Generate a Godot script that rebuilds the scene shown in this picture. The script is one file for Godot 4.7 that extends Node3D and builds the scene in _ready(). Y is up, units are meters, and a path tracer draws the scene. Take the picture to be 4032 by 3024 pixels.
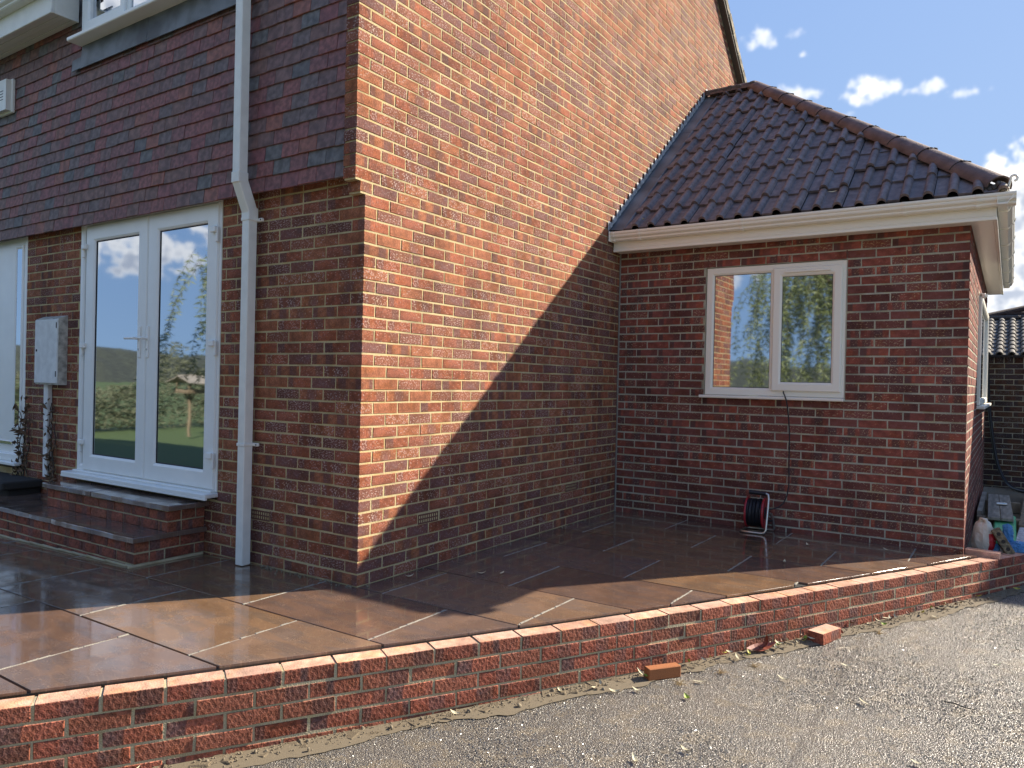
extends Node3D

# ---------------------------------------------------------------- helpers
const CAM := Vector3(3.2957, 1.2724, 3.3029)
const FOV := 54.11
const F := 751.7          # focal length in pixels of a 1024 wide picture
const EZ := -3.564        # plane of the extension's front wall
const EX := 3.008         # plane of the extension's side wall
const SUN := Vector3(0.59, 0.666, -0.807)
const UP := Vector3.UP
const BED := 0.075
var rng := RandomNumberGenerator.new()
var M := {}
var used := {}
var cam_basis: Basis
var cache := {}
var tones := []      # brick faces of each family from dark to light
var drift := FastNoiseLite.new()


class MB:
	var v := PackedVector3Array()
	var n := PackedVector3Array()
	var t := PackedVector2Array()

	func tri(a: Vector3, b: Vector3, c: Vector3, o: Vector3, ua := Vector2.ZERO, ub := Vector2.ZERO, uc := Vector2.ZERO) -> void:
		var k := (b - a).cross(c - a)
		if k.length_squared() < 1e-18:
			return
		k = k.normalized()
		v.append(a)
		t.append(ua)
		if k.dot(o) > 0.0:
			v.append(c); v.append(b)
			t.append(uc); t.append(ub)
		else:
			v.append(b); v.append(c)
			t.append(ub); t.append(uc)
			k = -k
		n.append(k); n.append(k); n.append(k)

	func quad(a: Vector3, b: Vector3, c: Vector3, d: Vector3, o: Vector3, ua := Vector2.ZERO, ub := Vector2.ZERO, uc := Vector2.ZERO, ud := Vector2.ZERO) -> void:
		tri(a, b, c, o, ua, ub, uc)
		tri(a, c, d, o, ua, uc, ud)

	func smooth(a: Vector3, b: Vector3, c: Vector3, na: Vector3, nb: Vector3, nc: Vector3, ua := Vector2.ZERO, ub := Vector2.ZERO, uc := Vector2.ZERO) -> void:
		var k := (b - a).cross(c - a)
		if k.length_squared() < 1e-18:
			return
		v.append(a); n.append(na); t.append(ua)
		if k.dot(na + nb + nc) > 0.0:
			v.append(c); v.append(b); n.append(nc); n.append(nb); t.append(uc); t.append(ub)
		else:
			v.append(b); v.append(c); n.append(nb); n.append(nc); t.append(ub); t.append(uc)

	# chamfered box, 44 triangles (12 without a chamfer)
	func box(c: Vector3, s: Vector3, ch := 0.0, b := Basis()) -> void:
		var h := s * 0.5
		if ch <= 0.0:
			for ax in 3:
				for sg in [-1.0, 1.0]:
					var o := Vector3.ZERO
					o[ax] = sg
					var p := Vector3.ZERO
					var q := Vector3.ZERO
					p[(ax + 1) % 3] = h[(ax + 1) % 3]
					q[(ax + 2) % 3] = h[(ax + 2) % 3]
					var m := o * h[ax]
					quad(c + b * (m - p - q), c + b * (m + p - q), c + b * (m + p + q), c + b * (m - p + q), b * o)
			return
		ch = minf(ch, minf(h.x, minf(h.y, h.z)) * 0.6)
		for ax in 3:
			var a1 := (ax + 1) % 3
			var a2 := (ax + 2) % 3
			for sg in [-1.0, 1.0]:
				var o := Vector3.ZERO
				o[ax] = sg
				var p := Vector3.ZERO
				var q := Vector3.ZERO
				p[a1] = h[a1] - ch
				q[a2] = h[a2] - ch
				var m := o * h[ax]
				quad(c + b * (m - p - q), c + b * (m + p - q), c + b * (m + p + q), c + b * (m - p + q), b * o)
			for s1 in [-1.0, 1.0]:
				for s2 in [-1.0, 1.0]:
					var o := Vector3.ZERO
					o[a1] = s1
					o[a2] = s2
					var e := Vector3.ZERO
					e[ax] = h[ax] - ch
					var f1 := Vector3.ZERO
					f1[a1] = s1 * h[a1]
					f1[a2] = s2 * (h[a2] - ch)
					var f2 := Vector3.ZERO
					f2[a1] = s1 * (h[a1] - ch)
					f2[a2] = s2 * h[a2]
					quad(c + b * (f1 - e), c + b * (f1 + e), c + b * (f2 + e), c + b * (f2 - e), b * o)
		for sx in [-1.0, 1.0]:
			for sy in [-1.0, 1.0]:
				for sz in [-1.0, 1.0]:
					var sg := Vector3(sx, sy, sz)
					tri(c + b * (sg * (h - Vector3(0, ch, ch))), c + b * (sg * (h - Vector3(ch, 0, ch))), c + b * (sg * (h - Vector3(ch, ch, 0))), b * sg)

	func span(lo: Vector3, hi: Vector3, ch := 0.0) -> void:
		box((lo + hi) * 0.5, hi - lo, ch)

	func tube(p: Array, r: float, sides := 8, r2 := -1.0, closed := true) -> void:
		var side := Vector3.ZERO
		var rings := []
		for i in p.size():
			var d: Vector3 = (p[mini(i + 1, p.size() - 1)] - p[maxi(i - 1, 0)])
			d = d.normalized()
			if side == Vector3.ZERO:
				side = d.cross(UP if absf(d.y) < 0.9 else Vector3.RIGHT).normalized()
			side = (side - d * d.dot(side)).normalized()
			var w := d.cross(side)
			var rr := r if r2 < 0.0 else lerpf(r, r2, float(i) / maxf(1.0, p.size() - 1))
			var ring := []
			for k in sides:
				var a := TAU * k / sides
				var o := side * cos(a) + w * sin(a)
				ring.append([p[i] + o * rr, o])
			rings.append(ring)
		for i in p.size() - 1:
			for k in sides:
				var a: Array = rings[i][k]
				var b: Array = rings[i][(k + 1) % sides]
				var c: Array = rings[i + 1][(k + 1) % sides]
				var d: Array = rings[i + 1][k]
				smooth(a[0], b[0], c[0], a[1], b[1], c[1])
				smooth(a[0], c[0], d[0], a[1], c[1], d[1])
		if closed:
			for e in [0, p.size() - 1]:
				var o: Vector3 = p[e] - p[1 if e == 0 else e - 1]
				for k in sides:
					tri(p[e], rings[e][k][0], rings[e][(k + 1) % sides][0], o)

	# polygon in the plane (X, Y) of a frame, given thickness along its Z (front face at z = 0, back at -depth)
	func prism(poly: PackedVector2Array, xf: Transform3D, depth: float) -> void:
		var ix := Geometry2D.triangulate_polygon(poly)
		var z := xf.basis.z
		for i in range(0, ix.size(), 3):
			var a := poly[ix[i]]
			var b := poly[ix[i + 1]]
			var c := poly[ix[i + 2]]
			tri(xf * Vector3(a.x, a.y, 0), xf * Vector3(b.x, b.y, 0), xf * Vector3(c.x, c.y, 0), z, a, b, c)
			tri(xf * Vector3(a.x, a.y, -depth), xf * Vector3(b.x, b.y, -depth), xf * Vector3(c.x, c.y, -depth), -z, a, b, c)
		var cw := Geometry2D.is_polygon_clockwise(poly)
		for i in poly.size():
			var a := poly[i]
			var b := poly[(i + 1) % poly.size()]
			var o := (b - a).orthogonal() * (1.0 if cw else -1.0)
			var oo := xf.basis * Vector3(o.x, o.y, 0)
			quad(xf * Vector3(a.x, a.y, 0), xf * Vector3(b.x, b.y, 0), xf * Vector3(b.x, b.y, -depth), xf * Vector3(a.x, a.y, -depth), -oo if _flip(poly, a, b, o) else oo, a, b, b, a)

	func _flip(poly: PackedVector2Array, a: Vector2, b: Vector2, o: Vector2) -> bool:
		return Geometry2D.is_point_in_polygon((a + b) * 0.5 + o.normalized() * 1e-4, poly)

	func lathe(prof: PackedVector2Array, xf: Transform3D, sides := 24) -> void:
		# profile of (radius, height along Z), revolved about Z, flat along the profile
		for i in prof.size() - 1:
			var a := prof[i]
			var b := prof[i + 1]
			var d := b - a
			var nn := Vector2(d.y, -d.x).normalized()
			for k in sides:
				var a0 := TAU * k / sides
				var a1 := TAU * (k + 1) / sides
				var e0 := Vector3(cos(a0), sin(a0), 0)
				var e1 := Vector3(cos(a1), sin(a1), 0)
				var n0 := xf.basis * (e0 * nn.x + Vector3(0, 0, nn.y))
				var n1 := xf.basis * (e1 * nn.x + Vector3(0, 0, nn.y))
				var p00 := xf * (e0 * a.x + Vector3(0, 0, a.y))
				var p01 := xf * (e1 * a.x + Vector3(0, 0, a.y))
				var p10 := xf * (e0 * b.x + Vector3(0, 0, b.y))
				var p11 := xf * (e1 * b.x + Vector3(0, 0, b.y))
				smooth(p00, p01, p11, n0, n1, n1)
				smooth(p00, p11, p10, n0, n1, n0)

	func mesh(m: Material) -> ArrayMesh:
		var a := []
		a.resize(Mesh.ARRAY_MAX)
		a[Mesh.ARRAY_VERTEX] = v
		a[Mesh.ARRAY_NORMAL] = n
		a[Mesh.ARRAY_TEX_UV] = t
		var r := ArrayMesh.new()
		r.add_surface_from_arrays(Mesh.PRIMITIVE_TRIANGLES, a)
		r.surface_set_material(0, m)
		return r


func numbered(called: String) -> String:
	if not used.has(called):
		used[called] = 0
		return called
	used[called] += 1
	return "%s_%03d" % [called, used[called]]


func obj(called: String, mb: MB, m: Material, parent: Node3D = self) -> MeshInstance3D:
	return put(called, mb.mesh(m), Transform3D(), parent)


func put(called: String, mesh: Mesh, xf: Transform3D, parent: Node3D = self) -> MeshInstance3D:
	var o := MeshInstance3D.new()
	o.name = numbered(called)
	o.mesh = mesh
	o.transform = xf
	parent.add_child(o, true)
	return o


func thing(called: String, label: String, category: String, at := Vector3.ZERO, group := "") -> Node3D:
	var o := Node3D.new()
	o.name = numbered(called)
	add_child(o, true)
	o.position = at
	return tag(o, label, category, group)


func tag(o: Node3D, label: String, category: String, group := "") -> Node3D:
	o.set_meta("label", label)
	o.set_meta("category", category)
	if group:
		o.set_meta("group", group)
	return o


func struct(called: String, mb: MB, m: Material) -> MeshInstance3D:
	var o := obj(called, mb, m)
	o.set_meta("kind", "structure")
	return o


func stuff(o: Node3D) -> Node3D:
	o.set_meta("kind", "stuff")
	return o


# how large a face of this area shows in a 1024 x 768 picture; 0 outside the frame or seen from behind
func shown(c: Vector3, nrm: Vector3, area: float) -> float:
	var d := c - CAM
	var p := cam_basis.inverse() * d
	if p.z > -0.2:
		return 0.0
	var x := F * p.x / -p.z
	var y := F * p.y / -p.z
	if absf(x) > 520.0 or absf(y) > 392.0:
		return 0.0
	var face := -nrm.dot(d.normalized())
	return maxf(0.0, face) * area * F * F / d.length_squared()


func rnd(a: float, b: float) -> float:
	return rng.randf_range(a, b)


# ---------------------------------------------------------------- textures
func noise_img(seed_: int, freq: float, w := 512, h := 512, oct := 4, kind := FastNoiseLite.TYPE_SIMPLEX_SMOOTH) -> Image:
	var f := FastNoiseLite.new()
	f.seed = seed_
	f.noise_type = kind
	f.frequency = freq
	f.fractal_octaves = oct
	f.fractal_type = FastNoiseLite.FRACTAL_FBM if oct > 1 else FastNoiseLite.FRACTAL_NONE
	var im := f.get_seamless_image(w, h)
	im.convert(Image.FORMAT_L8)
	return im


func grey(im: Image, lo: float, hi: float, gain := 1.0) -> ImageTexture:
	var d := im.get_data()
	for i in d.size():
		var x := clampf((d[i] / 255.0 - 0.5) * gain + 0.5, 0.0, 1.0)
		d[i] = int(255.0 * lerpf(lo, hi, x))
	return ImageTexture.create_from_image(Image.create_from_data(im.get_width(), im.get_height(), false, Image.FORMAT_L8, d))


func normal_tex(im: Image, scale: float) -> ImageTexture:
	var c: Image = im.duplicate()
	c.convert(Image.FORMAT_RGBA8)
	c.bump_map_to_normal_map(scale)
	return ImageTexture.create_from_image(c)


func lin(r: float, g: float, b: float) -> Color:
	return Color(r, g, b).linear_to_srgb()


func mat(called: String, c: Color, rough := 0.8, tex: Texture2D = null, tile := 1.0, nrm: Texture2D = null, ns := 1.0) -> StandardMaterial3D:
	var m := StandardMaterial3D.new()
	m.resource_name = called
	m.albedo_color = c
	m.roughness = rough
	if tex:
		m.albedo_texture = tex
	if nrm:
		m.normal_enabled = true
		m.normal_texture = nrm
		m.normal_scale = ns
	if tex or nrm:
		m.uv1_triplanar = true
		m.uv1_world_triplanar = true
		m.uv1_scale = Vector3.ONE / tile
	M[called] = m
	return m


# 40 brick faces in one picture: 0-15 old house, 16-27 extension, 28-35 pitted wall bricks, 36-39 smooth wire-cut faces
func brick_textures() -> void:
	var W := 1024
	var mott := noise_img(11, 0.012, W, W, 4).get_data()
	var fine := noise_img(12, 0.09, W, W, 3).get_data()
	var fl := noise_img(13, 0.042, W, W, 3)
	fl.resize(W, W)
	var fleck := fl.get_data()
	var ci := noise_img(14, 0.075, W, 640, 1, FastNoiseLite.TYPE_CELLULAR)
	ci.resize(W, W, Image.INTERPOLATE_BILINEAR)
	var pit := ci.get_data()
	var rgb := PackedByteArray()
	rgb.resize(W * W * 3)
	var hgt := PackedByteArray()
	hgt.resize(W * W)
	var sums := []
	rng.seed = 77
	var red := [Vector3(0.32, 0.098, 0.050), Vector3(0.38, 0.118, 0.049), Vector3(0.285, 0.095, 0.055), Vector3(0.335, 0.122, 0.06)]
	var dark := [Vector3(0.18, 0.078, 0.064), Vector3(0.145, 0.070, 0.064), Vector3(0.205, 0.088, 0.064)]
	var pale := [Vector3(0.52, 0.40, 0.36), Vector3(0.50, 0.36, 0.22), Vector3(0.4, 0.3, 0.28)]
	for cell in 40:
		var cx := (cell % 4) * 256
		var cy := (cell / 4) * 102
		var fam := 0 if cell < 16 else 1 if cell < 28 else 2 if cell < 36 else 3
		var base: Vector3 = red[rng.randi() % 4]
		var drk: Vector3 = dark[rng.randi() % 3]
		var spot: Vector3 = pale[0].lerp(base, rnd(0.0, 0.6)) if fam != 1 else pale[1]
		if fam == 1:
			base = Vector3(0.33, 0.092, 0.060).lerp(Vector3(0.25, 0.078, 0.060), rng.randf())  # extension red raised evenly, pale lens haze included in the colour
			drk = Vector3(0.115, 0.056, 0.052)
		elif fam == 2:
			base = Vector3(0.33, 0.095, 0.058).lerp(Vector3(0.39, 0.135, 0.08), rng.randf())
			drk = Vector3(0.16, 0.08, 0.072)
		elif fam == 3:
			base = Vector3(0.68, 0.43, 0.32).lerp(Vector3(0.64, 0.32, 0.19), rng.randf())  # smooth pinkish face, with sun on the wall tops worked into its colour
		# bands of the darker fired face across the brick
		var band := PackedFloat32Array()
		band.resize(256)
		band.fill(0.0)
		if fam != 3:
			var whole := rng.randf()
			if whole < 0.16:
				band.fill(rnd(0.45, 0.8))
			elif whole < 0.84:
				for b in rng.randi_range(1, 2):
					var c0 := rnd(0, 256)
					var hw := rnd(16, 56)
					var am := rnd(0.45, 0.95)
					for x in 256:
						band[x] = maxf(band[x], am * smoothstep(hw + 12.0, hw - 8.0, absf(x - c0)))
		var fthr := 255.0 * (rnd(0.56, 0.76) if fam == 0 else rnd(0.62, 0.84) if fam == 1 else 0.80 if fam == 2 else 0.9)
		var tone := rnd(0.82, 1.14)
		var sum := 0.0
		var pitty := 0.55 if fam == 0 else 0.2 if fam == 1 else 0.9 if fam == 2 else 0.05
		for y in 102:
			for x in 256:
				var i := (cy + y) * W + cx + x
				var mo := mott[i] / 255.0
				var fi := fine[i] / 255.0
				var bd := clampf(band[x] * (0.55 + 0.9 * mo), 0.0, 1.0)
				var col := base.lerp(drk, bd) * (tone * (0.44 + 0.62 * mo + 0.50 * fi))
				if fleck[i] > fthr and (mo > 0.45 or bd > 0.3):
					col = col.lerp(spot, minf(0.85, (fleck[i] - fthr) / 22.0))
				var p := (pit[i] if fam != 2 else pit[(cy / 2 + y * 6 / 10) * W + cx / 2 + x * 6 / 10]) / 255.0
				var hole := clampf((0.40 - p) * 6.0, 0.0, 1.0) * pitty
				col *= 1.0 - (0.40 if fam != 2 else 0.30) * hole
				hgt[i] = clampi(int(150.0 + 60.0 * (fi - 0.5) + 40.0 * (mo - 0.5) - 120.0 * hole), 0, 255)
				sum += col.x
				rgb[i * 3] = clampi(int(255.0 * pow(col.x, 0.4545)), 0, 255)
				rgb[i * 3 + 1] = clampi(int(255.0 * pow(col.y, 0.4545)), 0, 255)
				rgb[i * 3 + 2] = clampi(int(255.0 * pow(col.z, 0.4545)), 0, 255)
		sums.append([sum, cell])
	for r in [[0, 16], [16, 28], [28, 36]]:
		var part: Array = sums.slice(r[0], r[1])
		part.sort_custom(func(p, q): return p[0] < q[0])
		for q in part:
			tones.append(q[1])
	var m := StandardMaterial3D.new()
	m.resource_name = "brick_faces"
	m.albedo_texture = ImageTexture.create_from_image(Image.create_from_data(W, W, false, Image.FORMAT_RGB8, rgb))
	m.normal_enabled = true
	m.normal_texture = normal_tex(Image.create_from_data(W, W, false, Image.FORMAT_L8, hgt), 5.0)
	m.normal_scale = 1.0
	m.metallic_specular = 0.35
	m.roughness = 0.9
	# weathering over the whole wall: broad stains and bloom that run across bricks
	var g1 := noise_img(61, 0.010, 512, 512, 5).get_data()
	var g2 := noise_img(62, 0.022, 512, 512, 4).get_data()
	var gd := PackedByteArray()
	gd.resize(512 * 512 * 3)
	for i in 512 * 512:
		var a := g1[i] / 255.0
		var b := smoothstep(0.55, 0.78, g2[i] / 255.0)
		var v := 0.78 + 0.38 * a
		gd[i * 3] = clampi(int(255.0 * minf(1.0, v)), 0, 255)
		gd[i * 3 + 1] = clampi(int(255.0 * minf(1.0, v * (1.0 - 0.03 * b))), 0, 255)
		gd[i * 3 + 2] = clampi(int(255.0 * minf(1.0, v * (1.0 - 0.10 * b))), 0, 255)
	M.grime = ImageTexture.create_from_image(Image.create_from_data(512, 512, false, Image.FORMAT_RGB8, gd))
	weather(m, 2.3)
	M.brick = m
	M.brick_pitted = m.duplicate()
	M.brick_pitted.resource_name = "pitted_brick_faces"
	M.brick_pitted.normal_scale = 1.9
	M.brick_pitted.roughness = 0.75
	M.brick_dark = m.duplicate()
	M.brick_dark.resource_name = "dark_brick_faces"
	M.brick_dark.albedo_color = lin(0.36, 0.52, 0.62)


func weather(m: StandardMaterial3D, tile: float) -> void:
	m.detail_enabled = true
	m.detail_albedo = M.grime
	m.detail_blend_mode = BaseMaterial3D.BLEND_MODE_MUL
	m.detail_uv_layer = BaseMaterial3D.DETAIL_UV_2
	m.uv2_triplanar = true
	m.uv2_world_triplanar = true
	m.uv2_scale = Vector3.ONE / tile


func slab_textures() -> void:
	var W := 1024
	var st := noise_img(21, 0.01, 256, 1024, 5)
	st.resize(W, W, Image.INTERPOLATE_CUBIC)
	var streak := st.get_data()
	var mott := noise_img(22, 0.004, W, W, 4).get_data()
	var fine := noise_img(23, 0.12, W, W, 2).get_data()
	var led := noise_img(24, 0.006, 512, W, 3)
	led.resize(W, W, Image.INTERPOLATE_CUBIC)
	var ledge := led.get_data()
	var rgb := PackedByteArray()
	rgb.resize(W * W * 3)
	var hgt := PackedByteArray()
	hgt.resize(W * W)
	var rgh := PackedByteArray()
	rgh.resize(W * W)
	for i in W * W:
		var s := streak[i] / 255.0
		var m := mott[i] / 255.0
		var f := fine[i] / 255.0
		var col := Vector3(0.205, 0.126, 0.082).lerp(Vector3(0.150, 0.104, 0.080), 0.8 * smoothstep(0.42, 0.66, s)).lerp(Vector3(0.25, 0.146, 0.082), 0.4 * smoothstep(0.5, 0.8, m))
		col *= 0.78 + 0.3 * f + 0.16 * s
		var l := ledge[i] / 255.0 * 5.0
		var fr := l - floorf(l)
		var terr := floorf(l) + smoothstep(0.72, 0.95, fr)
		if fr > 0.80 and fr < 0.9:
			col = col.lerp(Vector3(0.32, 0.21, 0.13), 0.6 * smoothstep(0.35, 0.6, f))
		hgt[i] = clampi(int(terr * 20.0 + 46.0 * s + 12.0 * f), 0, 255)
		rgh[i] = clampi(int(255.0 * (0.06 + 0.15 * smoothstep(0.35, 0.7, 0.5 * s + 0.5 * m) + 0.10 * f)), 0, 255)
		rgb[i * 3] = clampi(int(255.0 * pow(col.x, 0.4545)), 0, 255)
		rgb[i * 3 + 1] = clampi(int(255.0 * pow(col.y, 0.4545)), 0, 255)
		rgb[i * 3 + 2] = clampi(int(255.0 * pow(col.z, 0.4545)), 0, 255)
	var ct := ImageTexture.create_from_image(Image.create_from_data(W, W, false, Image.FORMAT_RGB8, rgb))
	var nt := normal_tex(Image.create_from_data(W, W, false, Image.FORMAT_L8, hgt), 2.2)
	var rt := ImageTexture.create_from_image(Image.create_from_data(W, W, false, Image.FORMAT_L8, rgh))
	var wet := grey(noise_img(25, 0.006, 512, 512, 4), 0.0, 1.0, 3.2)
	for k in 4:
		var m := StandardMaterial3D.new()
		m.resource_name = "sandstone_%d" % k
		m.clearcoat_enabled = true
		m.clearcoat = 0.9
		m.clearcoat_roughness = 0.06
		m.clearcoat_texture = wet
		m.albedo_color = [Color(1, 1, 1), Color(0.92, 0.93, 0.98), Color(1, 0.97, 0.9), Color(0.86, 0.84, 0.86)][k]
		m.albedo_texture = ct
		m.normal_enabled = true
		m.normal_texture = nt
		m.normal_scale = 0.42
		m.roughness_texture = rt
		m.roughness = 1.0
		M["slab%d" % k] = m


func drive_textures() -> void:
	var W := 1024
	var cell := noise_img(31, 0.085, W, W, 1, FastNoiseLite.TYPE_CELLULAR).get_data()
	var grit := noise_img(32, 0.13, W, W, 3).get_data()
	var mott := noise_img(33, 0.006, W, W, 4).get_data()
	var rgb := PackedByteArray()
	rgb.resize(W * W * 3)
	var hgt := PackedByteArray()
	hgt.resize(W * W)
	for i in W * W:
		var c := cell[i] / 255.0
		var g := grit[i] / 255.0
		var m := mott[i] / 255.0
		var col := Vector3(0.066, 0.060, 0.053).lerp(Vector3(0.27, 0.235, 0.185), smoothstep(0.40, 0.66, g))
		col = col.lerp(Vector3(0.25, 0.20, 0.13), 0.5 * smoothstep(0.48, 0.72, m))
		col *= 0.5 + 0.8 * g
		hgt[i] = clampi(int(170.0 - 100.0 * c + 130.0 * (g - 0.4)), 0, 255)
		rgb[i * 3] = clampi(int(255.0 * pow(col.x, 0.4545)), 0, 255)
		rgb[i * 3 + 1] = clampi(int(255.0 * pow(col.y, 0.4545)), 0, 255)
		rgb[i * 3 + 2] = clampi(int(255.0 * pow(col.z, 0.4545)), 0, 255)
	var ct := ImageTexture.create_from_image(Image.create_from_data(W, W, false, Image.FORMAT_RGB8, rgb))
	var nt := normal_tex(Image.create_from_data(W, W, false, Image.FORMAT_L8, hgt), 9.0)
	mat("drive", Color(1, 1, 1), 0.27, ct, 1.0, nt, 1.0)


func materials() -> void:
	brick_textures()
	slab_textures()
	drive_textures()
	var soft := noise_img(41, 0.012, 512, 512, 5)
	var rough := noise_img(42, 0.09, 512, 512, 4)
	var t_soft := grey(soft, 0.72, 1.0, 1.5)
	var t_rough := grey(rough, 0.6, 1.0, 1.4)
	var t_stain := grey(noise_img(45, 0.006, 512, 512, 5), 0.6, 1.0, 1.8)
	var n_rough := normal_tex(rough, 4.0)
	var wood_im := noise_img(43, 0.02, 512, 64, 4)
	wood_im.resize(512, 512, Image.INTERPOLATE_CUBIC)
	var t_wood := grey(wood_im, 0.75, 1.0, 1.4)
	var t_mort := grey(rough, 0.82, 1.0)
	mat("mortar", lin(0.62, 0.50, 0.27), 0.95, t_mort, 0.5, n_rough, 0.7)
	mat("mortar_grey", lin(0.55, 0.525, 0.40), 0.95, t_mort, 0.5, n_rough, 0.7)
	mat("mortar_wall", lin(0.58, 0.50, 0.32), 0.95, t_mort, 0.4, n_rough, 0.9)
	for k in ["mortar", "mortar_grey", "mortar_wall"]:
		weather(M[k], 1.7)
	mat("pointing", lin(0.42, 0.385, 0.32), 0.9, t_rough, 0.25, n_rough, 1.0)
	mat("bedding", lin(0.045, 0.04, 0.036), 0.9, t_rough, 0.3, n_rough, 1.0)
	mat("upvc", lin(0.90, 0.89, 0.84), 0.32, t_soft, 1.7)
	M.upvc.albedo_texture = grey(soft, 0.97, 1.0)
	mat("upvc_bounce_tint", lin(0.90, 0.85, 0.73), 0.34)  # white plastic with warm bounce off the gable mixed into its colour
	mat("upvc_old", lin(0.84, 0.83, 0.76), 0.42)
	M.upvc_old.albedo_texture = grey(soft, 0.94, 1.0)
	M.upvc_old.uv1_triplanar = true
	M.upvc_old.uv1_world_triplanar = true
	mat("soffit", lin(0.72, 0.70, 0.63), 0.45)
	mat("gasket", lin(0.012, 0.012, 0.013), 0.6)
	mat("seam", lin(0.22, 0.22, 0.21), 0.7)
	mat("chrome", lin(0.6, 0.6, 0.6), 0.22)
	M.chrome.metallic = 1.0
	mat("lead", lin(0.17, 0.19, 0.21), 0.5, t_stain, 1.4)
	mat("lead_pale", lin(0.60, 0.60, 0.60), 0.5, t_soft, 0.4)
	for k in 4:
		mat("clay_roof%d" % k, [lin(0.225, 0.178, 0.172), lin(0.20, 0.16, 0.157), lin(0.245, 0.19, 0.178), lin(0.215, 0.176, 0.176)][k], 0.6, t_soft, 0.5, n_rough, 0.3)  # tile tones lifted to hold the lens haze over this side
	mat("ridge_tile", lin(0.19, 0.122, 0.10), 0.65, t_soft, 0.9, n_rough, 0.4)
	mat("union", lin(0.06, 0.05, 0.045), 0.9, t_rough, 0.2, n_rough, 1.0)
	mat("verge", lin(0.15, 0.125, 0.105), 0.9, t_rough, 0.6, n_rough, 0.8)
	mat("verge_edge", lin(0.36, 0.31, 0.23), 0.95, t_stain, 0.5, n_rough, 1.0)
	mat("old_roof", lin(0.11, 0.075, 0.06), 0.85, t_rough, 0.8, n_rough, 0.6)
	mat("concrete_roof", lin(0.20, 0.18, 0.155), 0.8, t_stain, 0.5, n_rough, 0.6)
	var tc := [lin(0.317, 0.114, 0.100), lin(0.268, 0.108, 0.100), lin(0.220, 0.122, 0.110), lin(0.201, 0.140, 0.130), lin(0.177, 0.159, 0.150), lin(0.342, 0.127, 0.090), lin(0.244, 0.127, 0.103), lin(0.287, 0.099, 0.096), lin(0.159, 0.140, 0.138), lin(0.232, 0.127, 0.112)]
	for k in tc.size():
		mat("tile%d" % k, tc[k], 0.62, t_soft, 0.33 + 0.03 * k, n_rough, 0.15)
	mat("grass", lin(0.095, 0.15, 0.042), 0.9, grey(rough, 0.7, 1.0, 1.6), 2.0, n_rough, 1.0)
	mat("leaf_green", lin(0.12, 0.145, 0.055), 0.55)
	M.leaf_green.backlight_enabled = true
	M.leaf_green.backlight = Color(0.25, 0.32, 0.1)
	mat("hedge_leaf", lin(0.10, 0.11, 0.062), 0.7)
	mat("hill", lin(0.075, 0.09, 0.055), 0.95, grey(noise_img(44, 0.03, 512, 512, 4), 0.35, 1.0, 2.2), 22.0)  # green lightened to stand in for haze over the distance
	mat("chipping", Color(1, 1, 1), 0.17)
	M.chipping.vertex_color_use_as_albedo = true
	M.chipping.metallic_specular = 0.7
	M.drive.metallic_specular = 0.65
	mat("bark", lin(0.10, 0.08, 0.06), 0.9, t_rough, 0.5, n_rough, 1.0)
	mat("timber", lin(0.26, 0.20, 0.13), 0.85, t_wood, 0.9)
	mat("timber_grey", lin(0.36, 0.32, 0.26), 0.85, t_wood, 0.5)
	mat("soil", lin(0.24, 0.185, 0.115), 0.95, t_rough, 0.25, n_rough, 1.2)
	mat("sand", lin(0.27, 0.215, 0.14), 0.9, t_rough, 0.12, n_rough, 1.0)
	mat("stone_grit", lin(0.21, 0.17, 0.115), 0.9)
	mat("dark_void", lin(0.012, 0.012, 0.012), 0.9)
	mat("rubber", lin(0.012, 0.013, 0.018), 0.45)
	mat("reel_red", lin(0.36, 0.022, 0.03), 0.35)
	mat("reel_label", lin(0.02, 0.02, 0.02), 0.4)
	mat("steel", lin(0.55, 0.53, 0.48), 0.3)
	M.steel.metallic = 0.9
	mat("terracotta", lin(0.20, 0.075, 0.05), 0.8, t_rough, 0.3)
	mat("orange_brick", lin(0.55, 0.19, 0.06), 0.85, t_rough, 0.2, n_rough, 0.8)
	mat("meter_white", lin(0.80, 0.80, 0.77), 0.7, grey(soft, 0.9, 1.0), 0.7)
	mat("meter_dirty", lin(0.60, 0.57, 0.49), 0.8, t_soft, 0.5)
	mat("leaf_pale", lin(0.56, 0.50, 0.33), 0.7)
	mat("leaf_yellow", lin(0.42, 0.38, 0.06), 0.6)
	mat("leaf_lime", lin(0.25, 0.33, 0.03), 0.6)
	mat("leaf_brown", lin(0.17, 0.07, 0.035), 0.7)
	mat("leaf_rust", lin(0.22, 0.055, 0.03), 0.5)
	mat("leaf_dead", lin(0.16, 0.10, 0.06), 0.85)
	mat("straw", lin(0.36, 0.25, 0.11), 0.9)
	mat("twig", lin(0.02, 0.016, 0.013), 0.8)
	mat("bag_white", lin(0.60, 0.57, 0.48), 0.35)
	mat("bag_red", lin(0.45, 0.015, 0.03), 0.35)
	mat("bag_blue", lin(0.06, 0.22, 0.46), 0.35)
	for k in ["bag_white", "bag_blue"]:
		M[k].backlight_enabled = true
		M[k].backlight = Color(0.25, 0.25, 0.25)
	mat("card", lin(0.27, 0.22, 0.13), 0.8, t_stain, 0.12)
	mat("card_dark", lin(0.03, 0.026, 0.02), 0.8)
	mat("green_wrap", lin(0.10, 0.46, 0.20), 0.4)
	mat("paper", lin(0.62, 0.62, 0.66), 0.7, t_soft, 0.3)
	mat("lilac_print", lin(0.2, 0.3, 0.2), 0.6)
	# mirror-like coated glazing, with the faint waviness of sealed units
	var wave := noise_img(51, 0.008, 512, 512, 2)
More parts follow.
